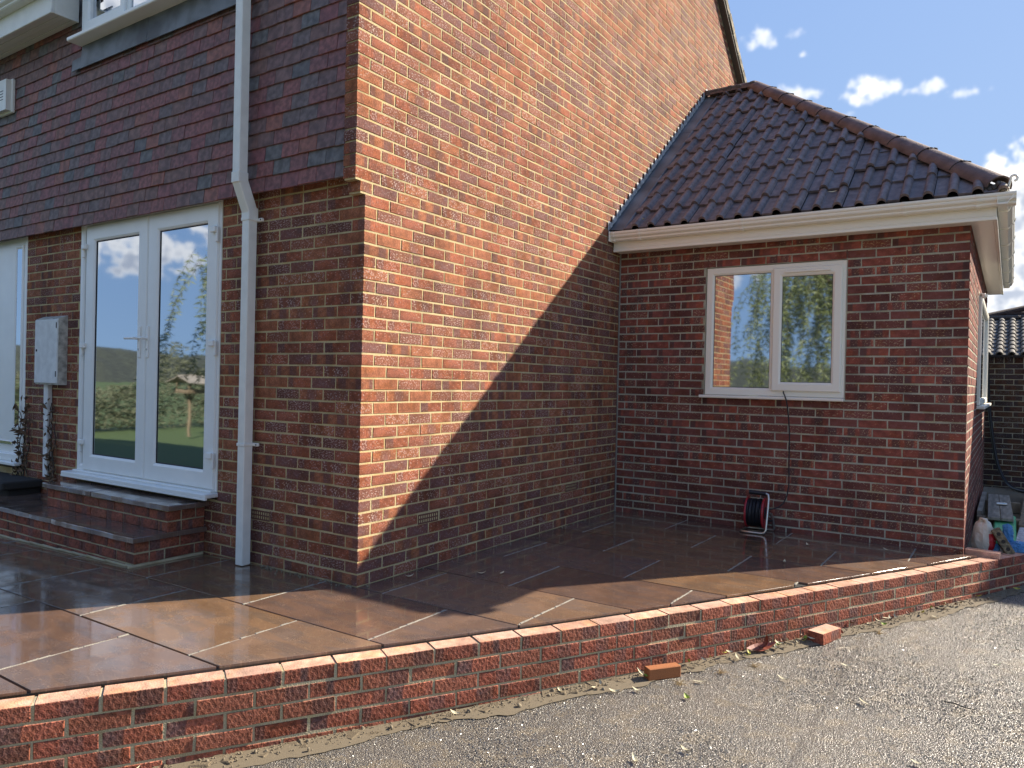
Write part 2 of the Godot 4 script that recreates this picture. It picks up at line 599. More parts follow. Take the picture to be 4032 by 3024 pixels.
	for k in [["glass", 0.55], ["glass_upper", 0.62]]:
		var g := StandardMaterial3D.new()
		g.resource_name = k[0]
		g.albedo_color = lin(k[1], k[1] * 1.04, k[1] * 1.1)
		g.metallic = 1.0
		g.roughness = 0.03
		g.normal_enabled = true
		g.normal_texture = normal_tex(wave, 1.0)
		g.normal_scale = 0.045
		g.uv1_triplanar = true
		g.uv1_world_triplanar = true
		g.uv1_scale = Vector3.ONE / 1.3
		M[k[0]] = g


# ---------------------------------------------------------------- camera, sky, sun
func camera_sky_sun() -> void:
	cam_basis = Basis.from_euler(Vector3(-0.0029, 0.5862, 0.0217))
	var cam := Camera3D.new()
	cam.name = "camera"
	cam.transform = Transform3D(cam_basis, CAM)
	cam.fov = FOV
	cam.near = 0.05
	cam.far = 4000.0
	cam.current = true
	add_child(cam)

	var env := Environment.new()
	env.background_mode = Environment.BG_SKY
	env.tonemap_mode = Environment.TONE_MAPPER_LINEAR
	env.tonemap_exposure = 2.3
	env.sdfgi_enabled = true
	env.ssao_enabled = true
	env.ssil_enabled = true
	var sky := Sky.new()
	var pano := PanoramaSkyMaterial.new()
	pano.panorama = sky_picture()
	pano.energy_multiplier = 1.0
	sky.sky_material = pano
	env.sky = sky
	var we := WorldEnvironment.new()
	we.name = "world_environment"
	we.environment = env
	add_child(we)

	var sun := DirectionalLight3D.new()
	sun.name = "sun"
	sun.light_color = Color(1.0, 0.955, 0.88)
	sun.light_energy = 1.6
	sun.light_angular_distance = 0.5
	sun.shadow_enabled = true
	sun.look_at_from_position(SUN * 20.0, Vector3.ZERO, UP)
	add_child(sun)


func sky_picture() -> ImageTexture:
	var w := 3072
	var h := 1536
	var px := PackedFloat32Array()
	px.resize(w * h * 3)
	var s := SUN.normalized()
	var top := Vector3(0.056, 0.130, 0.320)
	var low := Vector3(0.180, 0.275, 0.395)
	for y in h / 2:
		var el := PI * (0.5 - (y + 0.5) / h)
		var ce := cos(el)
		var se := sin(el)
		var base := low.lerp(top, pow(clampf(se * 1.15, 0.0, 1.0), 0.55))
		var i := y * w * 3
		for x in w:
			var ph := TAU * (x + 0.5) / w
			var d := sin(ph) * ce * s.x + se * s.y - cos(ph) * ce * s.z
			var g := maxf(0.0, d + 0.25) / 1.25
			g = g * g * 0.085
			px[i] = base.x + g
			px[i + 1] = base.y + g * 0.95
			px[i + 2] = base.z + g * 0.82
			i += 3
	for k in range(w * h / 2 * 3, w * h * 3, 3):
		px[k] = 0.20
		px[k + 1] = 0.19
		px[k + 2] = 0.15
	# clouds: [direction, half width, half height (degrees), strength, shade of the core]
	var clouds := []
	rng.seed = 5
	for c in [[1640, 88, 1.7, 0.9, 0.75], [1722, 70, 0.9, 0.5, 0.42], [1736, 118, 0.6, 0.25, 0.6], [1722, 203, 2.0, 0.8, 0.8], [1870, 200, 2.2, 1.1, 1.0], [1832, 250, 0.8, 0.35, 0.4], [2000, 192, 1.5, 0.7, 0.75], [2078, 201, 1.5, 0.5, 0.75],
			[2262, 452, 5.6, 3.6, 1.15], [2152, 400, 2.2, 1.1, 1.0], [2250, 580, 6.0, 3.0, 1.05], [2170, 650, 6.0, 1.6, 1.1], [2330, 620, 7.0, 3.0, 1.0]]:
		var d: Vector3 = cam_basis * Vector3((c[0] - 1106.0) / 1623.9, -(c[1] - 829.5) / 1623.9, -1.0)
		clouds.append([d.normalized(), c[2], c[3], c[4]])
	# fair-weather heaps over the far side of the garden
	for q in [[-64.0, 23.0, 2.6], [-58.5, 15.5, 2.2], [-66.5, 11.0, 2.8], [-60.0, 8.0, 3.0], [-70.0, 17.0, 2.4], [-54.0, 10.0, 2.6], [-49.0, 19.0, 3.0], [-20.0, 8.5, 3.6], [-13.0, 13.0, 3.0], [-75.0, 7.0, 3.4]]:
		var az := deg_to_rad(q[0])
		var el := deg_to_rad(q[1])
		clouds.append([Vector3(sin(az) * cos(el), sin(el), cos(az) * cos(el)), q[2] * 1.25, q[2] * 0.6, 0.9])
	for k in 60:
		var az := rnd(-PI, PI)
		var d := Vector3(sin(az), 0, -cos(az))
		var ang := rad_to_deg(d.signed_angle_to(cam_basis * Vector3(0, 0, -1), UP))
		if ang > -8.0 and ang < 52.0:
			continue
		var el := rnd(2.0, 40.0)
		var r := rnd(2.5, 8.0)
		clouds.append([Vector3(d.x * cos(deg_to_rad(el)), sin(deg_to_rad(el)), d.z * cos(deg_to_rad(el))), r * 1.5, r * 0.6, rnd(0.6, 1.1)])
	var f := FastNoiseLite.new()
	f.seed = 9
	f.frequency = 1.0
	f.fractal_octaves = 5
	f.fractal_gain = 0.55
	for c in clouds:
		var d: Vector3 = c[0]
		var el := asin(d.y)
		var az := atan2(d.x, -d.z)
		var ra := deg_to_rad(c[1])
		var re := deg_to_rad(c[2])
		var y0 := clampi(int((0.5 - (el + re * 1.8) / PI) * h), 0, h / 2 - 1)
		var y1 := clampi(int((0.5 - (el - re * 1.8) / PI) * h), 0, h / 2 - 1)
		var rx := ra * 1.8 / maxf(0.2, cos(el))
		var x0 := int((az - rx) / TAU * w)
		var x1 := int((az + rx) / TAU * w)
		var fq: float = (62.0 if c[1] < 2.3 else 105.0) / pow(c[1], 0.75)
		for y in range(y0, y1 + 1):
			var e := PI * (0.5 - (y + 0.5) / h)
			var ye := (e - el) / re
			for xx in range(x0, x1 + 1):
				var x := posmod(xx, w)
				var ph := TAU * (xx + 0.5) / w
				var xe := (ph - az) * cos(el) / ra
				# flat-bottomed heap
				var rr := xe * xe + ye * ye * (1.0 if ye > 0.0 else 1.9)
				if rr > 3.0:
					continue
				var p := Vector3(sin(ph) * cos(e), sin(e), -cos(ph) * cos(e)) * fq
				var nz := f.get_noise_3d(p.x, p.y, p.z)
				var small: bool = c[1] < 2.3
				var dens: float = (1.0 - rr) * (0.62 if small else 0.55) + nz * (1.0 if small else 1.05) + (c[3] - 0.85) * 0.5 - (0.10 if small else 0.0)
				var al := smoothstep(0.0, 0.75 if small else 0.40, dens) * minf(1.0, c[3])
				if al <= 0.0:
					continue
				var core := smoothstep(0.38, 0.95, dens + (0.25 if ye < 0.0 else 0.0)) * (0.95 if c[1] > 2.3 else 0.1)
				var col := Vector3(0.56, 0.56, 0.56).lerp(Vector3(0.24, 0.27, 0.33), core)
				var i := (y * w + x) * 3
				px[i] = lerpf(px[i], col.x, al)
				px[i + 1] = lerpf(px[i + 1], col.y, al)
				px[i + 2] = lerpf(px[i + 2], col.z, al)
	return ImageTexture.create_from_image(Image.create_from_data(w, h, false, Image.FORMAT_RGBF, px.to_byte_array()))


# ---------------------------------------------------------------- bricks
func brick_faces(mb: MB, xf: Transform3D, L: float, H: float, D: float, cell: int, top := -1, wob := 0.0019) -> void:
	var c := 0.0026
	var x := L * 0.5
	var y := H * 0.5
	var k := [Vector2(-x, -y), Vector2(x, -y), Vector2(x, y), Vector2(-x, y)]
	for i in 4:
		k[i] += Vector2(rnd(-wob, wob), rnd(-wob, wob))
	var f := []
	var e := []
	var b := []
	for i in 4:
		var q: Vector2 = k[i]
		f.append(xf * Vector3(q.x - signf(q.x) * c, q.y - signf(q.y) * c, 0))
		e.append(xf * Vector3(q.x, q.y, -c))
		b.append(xf * Vector3(q.x, q.y, -D))
	var o := Vector2((cell % 4) * 0.25, (cell / 4) * 0.099609)
	var us := 0.25 * minf(1.0, L / 0.216)
	var u0 := o.x + (0.25 - us) * 0.5 + 0.002
	var u1 := o.x + (0.25 + us) * 0.5 - 0.002
	var v0 := o.y + 0.0985
	var v1 := o.y + 0.0015
	var uf := [Vector2(u0, v0), Vector2(u1, v0), Vector2(u1, v1), Vector2(u0, v1)]
	var bs := xf.basis
	mb.quad(f[0], f[1], f[2], f[3], bs.z, uf[0], uf[1], uf[2], uf[3])
	var out := [-bs.y, bs.x, bs.y, -bs.x]
	for i in 4:
		var j := (i + 1) % 4
		mb.quad(f[i], f[j], e[j], e[i], out[i] + bs.z, uf[i], uf[j], uf[j], uf[i])
	for i in 4:
		var j := (i + 1) % 4
		var a := o
		var du := 0.25 * minf(1.0, (D if i % 2 else L) / 0.216)
		var cv := 0.0985
		if i % 2 == 0:
			if i == 2 and top >= 0:
				a = Vector2((top % 4) * 0.25, (top / 4) * 0.099609)
			cv = 0.0985 * minf(1.0, D / 0.1025)
		a += Vector2(0.002, 0.001)
		du -= 0.004
		if i % 2:   # ends: v runs up the brick
			mb.quad(e[i], e[j], b[j], b[i], out[i], a + Vector2(0, 0.097 if i == 1 else 0.0), a + Vector2(0, 0.0 if i == 1 else 0.097), a + Vector2(du, 0.0 if i == 1 else 0.097), a + Vector2(du, 0.097 if i == 1 else 0.0))
		else:
			mb.quad(e[i], e[j], b[j], b[i], out[i], a + Vector2(0, 0), a + Vector2(du, 0), a + Vector2(du, cv - 0.002), a + Vector2(0, cv - 0.002))


# a face for a brick at (u, y): damp courses near the ground run darker, and the tone drifts over the wall
func pick(cells: Vector2i, u: float, y: float) -> int:
	var n := cells.y - cells.x + 1
	drift.frequency = 0.8
	drift.seed = 5 + cells.x
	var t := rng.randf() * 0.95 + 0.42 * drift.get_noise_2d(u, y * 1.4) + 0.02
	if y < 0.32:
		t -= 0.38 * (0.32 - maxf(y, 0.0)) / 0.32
	return tones[cells.x + clampi(int(t * n), 0, n - 1)]


# Stretcher bond on a wall: u runs along U from O. lo and hi give the ends for each course; the bond starts at lo or (from_hi) at hi.
# Each brick becomes {c centre of its face, L, H, D, cell}. holes are Rect2 in (u, y).
func lay(O: Vector3, U: Vector3, N: Vector3, k0: int, k1: int, ybase: float, lo: Callable, hi: Callable, cells: Vector2i, from_hi: bool, holes: Array, opt := {}) -> Array:
	var got := []
	var bs := Basis(U, UP, N)
	var depth: float = opt.get("depth", 0.02)
	for k in range(k0, k1):
		var bh: float = opt.get("height", 0.064)
		var y0 := ybase + k * BED + (BED - bh) * 0.5
		var y1 := y0 + bh
		var ym := (y0 + y1) * 0.5
		var a: float = lo.call(k, ym)
		var b: float = hi.call(k, ym)
		if b - a < 0.03:
			continue
		var header: bool = posmod(k, 2) == int(opt.get("header_parity", 0))
		var first: float = 0.1025 if header else 0.215
		if opt.has("first"):
			first = opt.first.call(k)
		var quoin: float = opt.get("quoin", 0.0)
		if quoin > 0.0:
			quoin = 0.215 if header else 0.1025
		if opt.has("quoin_fn"):
			quoin = opt.quoin_fn.call(k)
		var u := 0.0
		var n := 0
		while u < b - a:
			var l := first if n == 0 else 0.215
			var s0 := b - u - l if from_hi else a + u
			var s1 := s0 + l
			u += l + 0.01
			s0 = maxf(s0, a)
			s1 = minf(s1, b)
			var parts := [Vector2(s0, s1)]
			for r in holes:
				if ym > r.position.y and ym < r.end.y:
					var left := []
					for p in parts:
						if p.y < r.position.x or p.x > r.end.x:
							left.append(p)
							continue
						if r.position.x - 0.004 > p.x:
							left.append(Vector2(p.x, r.position.x - 0.004))
						if p.y > r.end.x + 0.004:
							left.append(Vector2(r.end.x + 0.004, p.y))
					parts = left
			for p in parts:
				if p.y - p.x < 0.022:
					continue
				var c: Vector3 = O + U * ((p.x + p.y) * 0.5) + UP * ym + N * rnd(-0.0010, 0.0012)
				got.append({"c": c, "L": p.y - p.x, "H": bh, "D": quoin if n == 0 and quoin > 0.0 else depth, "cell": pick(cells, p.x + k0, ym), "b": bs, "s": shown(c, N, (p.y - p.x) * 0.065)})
			n += 1
	return got


# The 300 bricks that show largest become bricks of their own, the rest one part.
func set_bricks(list: Array, part: Node3D, called := "brick", most := 300, top := -1, m := "brick") -> void:
	list.sort_custom(func(p, q): return p.s > q.s)
	var rest := MB.new()
	var n := 0
	for d in list:
		var tilt := Basis.from_euler(Vector3(rnd(-0.006, 0.006), rnd(-0.004, 0.004), rnd(-0.005, 0.005)))
		if d.has("jog"):
			tilt = Basis()
		var xf := Transform3D(d.b * tilt, d.c)
		if n < most and d.s > 0.0:
			var key := "%s_%d_%d_%d_%d" % [m, roundi(d.L * 200), roundi(d.D * 1000), d.cell, d.get("top", top)]
			if not cache.has(key):
				var mb := MB.new()
				brick_faces(mb, Transform3D(), roundi(d.L * 200) / 200.0, d.H, d.D, d.cell, d.get("top", top))
				cache[key] = mb.mesh(M[m])
			put(called, cache[key], xf, part)
			n += 1
		else:
			brick_faces(rest, xf, d.L, d.H, d.D, d.cell, d.get("top", top))
	if rest.v.size():
		stuff(obj("brickwork", rest, M[m], part))


# ---------------------------------------------------------------- the house
func gable_top(u: float) -> float:      # underside of the verge over the gable, u metres behind the front corner
	return 8.25 - (0.84 if u > 4.0 else 0.70) * absf(u - 4.0)


func roof_line(z: float) -> float:      # top of the extension's front roof slope
	return 2.755 + 0.819 * (-3.33 - z)


func house() -> void:
	var h := thing("house", "two storey house of red brick with brown tile hanging and a tall sunlit gable", "house")
	# --- gable wall
	var g := MB.new()
	var gp := PackedVector2Array([Vector2(0.0032, -0.3), Vector2(0.0032, 2.395), Vector2(-0.036, 2.395), Vector2(-0.036, 2.47), Vector2(-0.079, 2.47), Vector2(-0.079, gable_top(-0.08)), Vector2(4.0, gable_top(4.0)), Vector2(8.08, gable_top(8.08)), Vector2(8.08, -0.3)])
	g.prism(gp, Transform3D(Basis(Vector3(0, 0, -1), UP, Vector3(1, 0, 0)), Vector3(-0.0028, 0, 0)), 0.094)
	var gw := obj("gable_wall", g, M.mortar, h)
	var lo := func(k: int, y: float) -> float:
		var a := 0.0 if y < 2.395 else -0.042 if y < 2.47 else -0.085
		if y > gable_top(0.0) - 0.02:
			a = 4.0 - (8.25 - y) / 0.70 + 0.03
		if y < 2.7:
			return a
		return a
	var hi := func(k: int, y: float) -> float:
		var b := 8.08
		if y > gable_top(8.08):
			b = 4.0 + (8.25 - y) / 0.84 - 0.03
		if y < 2.7:
			b = 3.66
		elif y < 4.95:
			b = minf(b, 3.33 + (y - 2.755) / 0.819 + 0.28)
		return b
	var qf := func(k: int) -> float: return 0.215 if (posmod(k, 2) == 0 and k < 31) else 0.1025
	set_bricks(lay(Vector3.ZERO, Vector3(0, 0, -1), Vector3(1, 0, 0), -1, 110, 0.0, lo, hi, Vector2i(0, 15), false, [Rect2(0.56, 0.29, 0.21, 0.07), Rect2(2.56, 0.29, 0.21, 0.07)], {"quoin_fn": qf, "header_parity": 0}), gw, "brick", 300)
	for u in [0.665, 2.665]:
		air_brick(h, Vector3(0.001, 0.3325, -u), Basis(Vector3(0, 0, -1), UP, Vector3(1, 0, 0)))
	# --- front wall below the tile hanging
	var fr := MB.new()
	var doorhole := Rect2(-3.345, 0.38, 1.95, 2.2)
	var fronthole := Rect2(-5.4, 0.3, 1.095, 2.4)
	for r in [[-7.0, -5.4, -0.4, 2.58], [-5.4, -4.305, -0.4, 0.36], [-4.305, -3.345, -0.4, 2.58], [-3.345, -1.395, -0.4, 0.385], [-1.395, -0.004, -0.4, 2.58]]:
		fr.span(Vector3(r[0], r[2], -0.12), Vector3(r[1], r[3], -0.0028))
	var fw := obj("front_wall", fr, M.mortar, h)
	var flo := func(k: int, y: float) -> float: return 0.0
	var fhi := func(k: int, y: float) -> float: return 7.0 - (0.225 if (posmod(k, 2) == 0 and k < 31) else 0.1125)
	var ff := func(k: int) -> float: return 0.215
	var holes := [Rect2(doorhole.position + Vector2(7, 0), doorhole.size), Rect2(fronthole.position + Vector2(7, 0), fronthole.size), Rect2(5.963, 0.29, 0.215, 0.07)]
	set_bricks(lay(Vector3(-7.0, 0, 0), Vector3(1, 0, 0), Vector3(0, 0, 1), -2, 34, 0.0, flo, fhi, Vector2i(0, 15), true, holes, {"first": ff}), fw, "brick", 300)
	air_brick(h, Vector3(-0.9295, 0.3325, 0.001), Basis(Vector3(1, 0, 0), UP, Vector3(0, 0, 1)))
	# --- closed body behind
	var body := MB.new()
	body.span(Vector3(-9.0, -0.4, -8.1), Vector3(-0.13, 5.0, -8.0))
	body.span(Vector3(-9.1, -0.4, -8.1), Vector3(-9.0, 5.0, -0.13))
	body.span(Vector3(-9.0, 2.58, -0.2), Vector3(-0.1, 5.05, 0.03))
	body.span(Vector3(-9.0, 2.5, -8.0), Vector3(-0.13, 2.56, -0.13))
	obj("wall_core", body, M.dark_void, h)
	# --- roof slopes with a plain verge over the gable
	var roof := MB.new()
	for s in [-1.0, 1.0]:
		var a := 0.84 if s < 0.0 else 0.70
		var run := 4.4
		var nn := Vector3(0, 1.0, s * a).normalized()
		var dirn := Vector3(0, -a, s).normalized()
		var len := run * sqrt(1 + a * a)
		var bs := Basis(Vector3(1, 0, 0), nn, Vector3(1, 0, 0).cross(nn))
		roof.box(Vector3(-4.6, 8.25, -4.0) + dirn * len * 0.5 + nn * 0.09, Vector3(9.3, 0.10, len), 0.0, bs)
	var rf := obj("main_roof", roof, M.old_roof, h)
	var v1 := MB.new()
	var v2 := MB.new()
	for s in [-1.0, 1.0]:
		var a := 0.84 if s < 0.0 else 0.70
		var nn := Vector3(0, 1.0, s * a).normalized()
		var dirn := Vector3(0, -a, s).normalized()
		var len := 4.4 * sqrt(1 + a * a)
		var bs := Basis(Vector3(1, 0, 0), nn, Vector3(1, 0, 0).cross(nn))
		v1.box(Vector3(0.02, 8.25, -4.0) + dirn * len * 0.5 + nn * 0.018, Vector3(0.115, 0.036, len), 0.004, bs)
		var q := 0.0
		while q < len - 0.1:
			var l := rnd(0.26, 0.30)
			v2.box(Vector3(0.066 + rnd(-0.004, 0.004), 8.25, -4.0) + dirn * (q + l * 0.5) + nn * (0.085 + rnd(-0.004, 0.004)), Vector3(0.05, 0.095, l - 0.004), 0.006, bs)
			q += l
	obj("undercloak", v1, M.verge, rf)
	obj("verge_edge", v2, M.verge_edge, rf)
	tile_hanging(h)
	french_door(h)
	front_door(h)
	upper_window(h)


func air_brick(parent: Node3D, at: Vector3, b: Basis) -> void:
	var mb := MB.new()
	var xf := Transform3D(b, at)
	var w := 0.212
	var hh := 0.066
	for y in [-1.0, 0.0, 1.0]:
		mb.box(xf * Vector3(0, y * (hh * 0.5 - 0.005), -0.006), Vector3(w, 0.010 if y else 0.009, 0.012), 0.0015, b)
	for i in 10:
		mb.box(xf * Vector3(lerpf(-w * 0.5 + 0.005, w * 0.5 - 0.005, i / 9.0), 0, -0.0065), Vector3(0.0085, hh - 0.004, 0.0115), 0.001, b)
	var o := obj("air_brick", mb, M.terracotta, parent)
	var back := MB.new()
	back.box(xf * Vector3(0, 0, -0.011), Vector3(w - 0.004, hh - 0.004, 0.004), 0.0, b)
	obj("vent_hole", back, M.dark_void, o)


func tile_hanging(h: Node3D) -> void:
	var back := MB.new()
	back.span(Vector3(-7.0, 2.52, -0.1), Vector3(-0.10, 5.0, 0.055))
	var part := obj("tile_hanging", back, M.seam, h)
	var list := []
	var gauge := 0.0985
	rng.seed = 31
	for r in 25:
		var y := 2.495 + r * gauge
		var x := -0.098 - (0.0 if r % 2 else 0.082)
		var first := true
		while x > -6.9:
			var w := 0.163
			if first and r % 2 == 0:
				x = -0.098
				w = 0.081
			first = false
			var cx := x - w * 0.5
			x -= w + 0.0025
			if y > 3.80 and cx > -3.20 and y < 5.2:
				if cx < -1.0 and y > 3.80:
					continue
			if y > 4.2 and cx < -3.2:
				continue
			var c := Vector3(cx, y, 0.086)
			list.append({"c": c, "w": w, "k": [0, 1, 2, 3, 4, 5, 6, 7, 8, 9, 0, 1, 2, 6, 7, 1, 2, 9, 3, 6][rng.randi() % 20], "s": shown(c, Vector3(0, 0, 1), w * gauge)})
	list.sort_custom(func(p, q): return p.s > q.s)
	var n := 0
	var rest := {}
	var meshes := {}
	for d in list:
		var lean := Basis.from_euler(Vector3(-0.115 + rnd(-0.012, 0.012), rnd(-0.008, 0.008), rnd(-0.007, 0.007)))
		var xf := Transform3D(lean, d.c + Vector3(0, rnd(-0.0025, 0.0025), rnd(-0.0015, 0.0015)))
		if n < 300 and d.s > 0.0:
			n += 1
			var key := "%d_%d" % [roundi(d.w * 100), d.k]
			if not meshes.has(key):
				var mb := MB.new()
				mb.box(Vector3(0, 0.068, -0.006), Vector3(d.w, 0.136, 0.012), 0.002)
				meshes[key] = mb.mesh(M["tile%d" % d.k])
			put("tile", meshes[key], xf, part)
		else:
			if not rest.has(d.k):
				rest[d.k] = MB.new()
			rest[d.k].box(xf * Vector3(0, 0.068, -0.006), Vector3(d.w, 0.136, 0.012), 0.002, lean)
	# the tiles that show smallest, joined: one surface for each tone
	var joined := ArrayMesh.new()
	for k in rest:
		var mb: MB = rest[k]
		var a := []
		a.resize(Mesh.ARRAY_MAX)
		a[Mesh.ARRAY_VERTEX] = mb.v
		a[Mesh.ARRAY_NORMAL] = mb.n
		a[Mesh.ARRAY_TEX_UV] = mb.t
		joined.add_surface_from_arrays(Mesh.PRIMITIVE_TRIANGLES, a)
		joined.surface_set_material(joined.get_surface_count() - 1, M["tile%d" % k])
	stuff(put("smaller_tiles", joined, Transform3D(), part))


# a rectangular frame of mitred bars in the plane z = at (front face), seen from +z; y and x are its outer edges
func frame(mb: MB, x0: float, x1: float, y0: float, y1: float, w: float, z: float, depth: float, ch := 0.006, b := Basis(), o := Vector3.ZERO) -> void:
	var pts := [[Vector2(x0, y0), Vector2(x1, y0)], [Vector2(x1, y0), Vector2(x1, y1)], [Vector2(x1, y1), Vector2(x0, y1)], [Vector2(x0, y1), Vector2(x0, y0)]]
	var cen := Vector2((x0 + x1) * 0.5, (y0 + y1) * 0.5)
	for e in pts:
		var a: Vector2 = e[0]
		var c: Vector2 = e[1]
		var d := (c - a).normalized()
		var inn := Vector2(-d.y, d.x)
		if inn.dot(cen - a) < 0.0:
			inn = -inn
		# profile across the bar: (distance in from the outer edge, distance behind the front)
		var prof := [Vector2(0.0, depth), Vector2(0.0, ch), Vector2(ch, 0.0), Vector2(w - 0.018, 0.0), Vector2(w - 0.004, 0.008), Vector2(w, 0.014), Vector2(w, depth)]
		for i in prof.size() - 1:
			var p: Vector2 = prof[i]
			var q: Vector2 = prof[i + 1]
			var pa := a + (d + inn) * p.x
			var pb := c + (inn - d) * p.x
			var qa := a + (d + inn) * q.x
			var qb := c + (inn - d) * q.x
			var nn := Vector2(q.y - p.y, q.x - p.x)
			var oo := Vector3(inn.x * nn.x, inn.y * nn.x, absf(nn.y))
			mb.quad(o + b * Vector3(pa.x, pa.y, z - p.y), o + b * Vector3(pb.x, pb.y, z - p.y), o + b * Vector3(qb.x, qb.y, z - q.y), o + b * Vector3(qa.x, qa.y, z - q.y), b * oo)


func rim(mb: MB, x0: float, x1: float, y0: float, y1: float, w: float, z0: float, z1: float) -> void:
	mb.span(Vector3(x0, y0, z0), Vector3(x1, y0 + w, z1))
	mb.span(Vector3(x0, y1 - w, z0), Vector3(x1, y1, z1))
	mb.span(Vector3(x0, y0 + w, z0), Vector3(x0 + w, y1 - w, z1))
	mb.span(Vector3(x1 - w, y0 + w, z0), Vector3(x1, y1 - w, z1))


func french_door(h: Node3D) -> void:
	var fm := MB.new()
	frame(fm, -3.34, -1.40, 0.44, 2.56, 0.062, 0.004, 0.07)
	var d := obj("french_door", fm, M.upvc, h)
	d.set_meta("label", "white double door with two tall panes mirroring sky and garden")
	for s in [[-3.224, -2.306, -3.086, -2.425], [-2.298, -1.420, -2.163, -1.540]]:
		var lf := MB.new()
		frame(lf, s[0], s[1], 0.455, 2.505, 0.135, 0.018, 0.06, 0.008)
		obj("door_leaf", lf, M.upvc, d)
		var gk := MB.new()
		rim(gk, s[0] + 0.133, s[1] - 0.133, 0.588, 2.372, 0.010, -0.01, 0.002)
		obj("gasket", gk, M.gasket, d)
		var pn := MB.new()
		pn.box(Vector3((s[0] + s[1]) * 0.5, 1.48, -0.012), Vector3(s[1] - s[0] - 0.27, 1.79, 0.02))
		obj("pane", pn, M.glass, d)
	var gap := MB.new()
	gap.span(Vector3(-2.3055, 0.46, -0.04), Vector3(-2.2985, 2.50, 0.008))
	gap.span(Vector3(-3.28, 0.5, -0.06), Vector3(-1.46, 2.5, -0.03))
	obj("door_gap", gap, M.gasket, d)
	var sill := MB.new()
	sill.span(Vector3(-3.40, 0.405, -0.02), Vector3(-1.385, 0.437, 0.105), 0.006)
	sill.span(Vector3(-3.40, 0.392, 0.085), Vector3(-1.385, 0.408, 0.106), 0.003)
	sill.span(Vector3(-3.33, 0.437, -0.02), Vector3(-1.41, 0.452, 0.045), 0.005)
	obj("door_sill", sill, M.upvc, d)
	for s in [[-2.386, -1.0], [-2.274, 1.0]]:
		var pl := MB.new()
		pl.box(Vector3(s[0], 1.52, 0.023), Vector3(0.032, 0.245, 0.012), 0.005)
		var hd := obj("door_handle", pl, M.upvc, d)
		var lv := MB.new()
		lv.tube([Vector3(s[0], 1.548, 0.028), Vector3(s[0], 1.548, 0.07)], 0.011, 8)
		lv.tube([Vector3(s[0], 1.548, 0.068), Vector3(s[0] - 0.03 * 1.0, 1.548, 0.073), Vector3(s[0] + (-0.125 if s[1] < 0 else 0.0), 1.549, 0.071)] if s[1] < 0 else [Vector3(s[0] + 0.005, 1.548, 0.068), Vector3(s[0] - 0.028, 1.548, 0.072), Vector3(s[0] - 0.055, 1.548, 0.071)], 0.0095, 8)
		obj("lever", lv, M.upvc, hd)
		var ky := MB.new()
		ky.tube([Vector3(s[0], 1.462, 0.026), Vector3(s[0], 1.462, 0.034)], 0.0085, 10)
		obj("lock", ky, M.chrome, hd)
	for s in [[-3.224, 2.33], [-3.224, 1.50], [-3.224, 0.69], [-1.447, 2.31], [-1.447, 1.50], [-1.447, 0.70]]:
		var hg := MB.new()
		hg.box(Vector3(s[0], s[1], 0.032), Vector3(0.062, 0.045, 0.032), 0.006)
		hg.box(Vector3(s[0] + (-0.026 if s[0] < -2.0 else 0.026), s[1] - 0.035, 0.022), Vector3(0.026, 0.11, 0.022), 0.005)
		obj("hinge", hg, M.upvc, d)


func front_door(h: Node3D) -> void:
	var fm := MB.new()
	frame(fm, -5.36, -4.31, 0.43, 2.58, 0.055, 0.0, 0.07)
	var d := obj("front_door", fm, M.upvc, h)
	d.set_meta("label", "white panelled front door with a narrow glazed strip")
	var lf := MB.new()
	lf.span(Vector3(-5.31, 0.48, -0.06), Vector3(-4.36, 2.53, -0.012), 0.005)
	obj("door_leaf", lf, M.upvc, d)
	var mo := MB.new()
	frame(mo, -4.555, -4.385, 0.735, 2.45, 0.036, 0.004, 0.03, 0.008)
	obj("moulding", mo, M.upvc, d)
	var pn := MB.new()
	pn.span(Vector3(-4.524, 0.76, -0.02), Vector3(-4.414, 2.42, -0.006))
	obj("pane", pn, M.glass, d)
	var lp := MB.new()
	lp.span(Vector3(-4.83, 0.572, -0.014), Vector3(-4.548, 0.612, 0.004), 0.006)
	obj("letter_plate", lp, M.chrome, d)
	var sl := MB.new()
	sl.span(Vector3(-5.4, 0.40, -0.04), Vector3(-4.29, 0.43, 0.09), 0.006)
	sl.span(Vector3(-5.36, 0.43, -0.04), Vector3(-4.31, 0.50, 0.03), 0.008)
	obj("door_sill", sl, M.upvc, d)


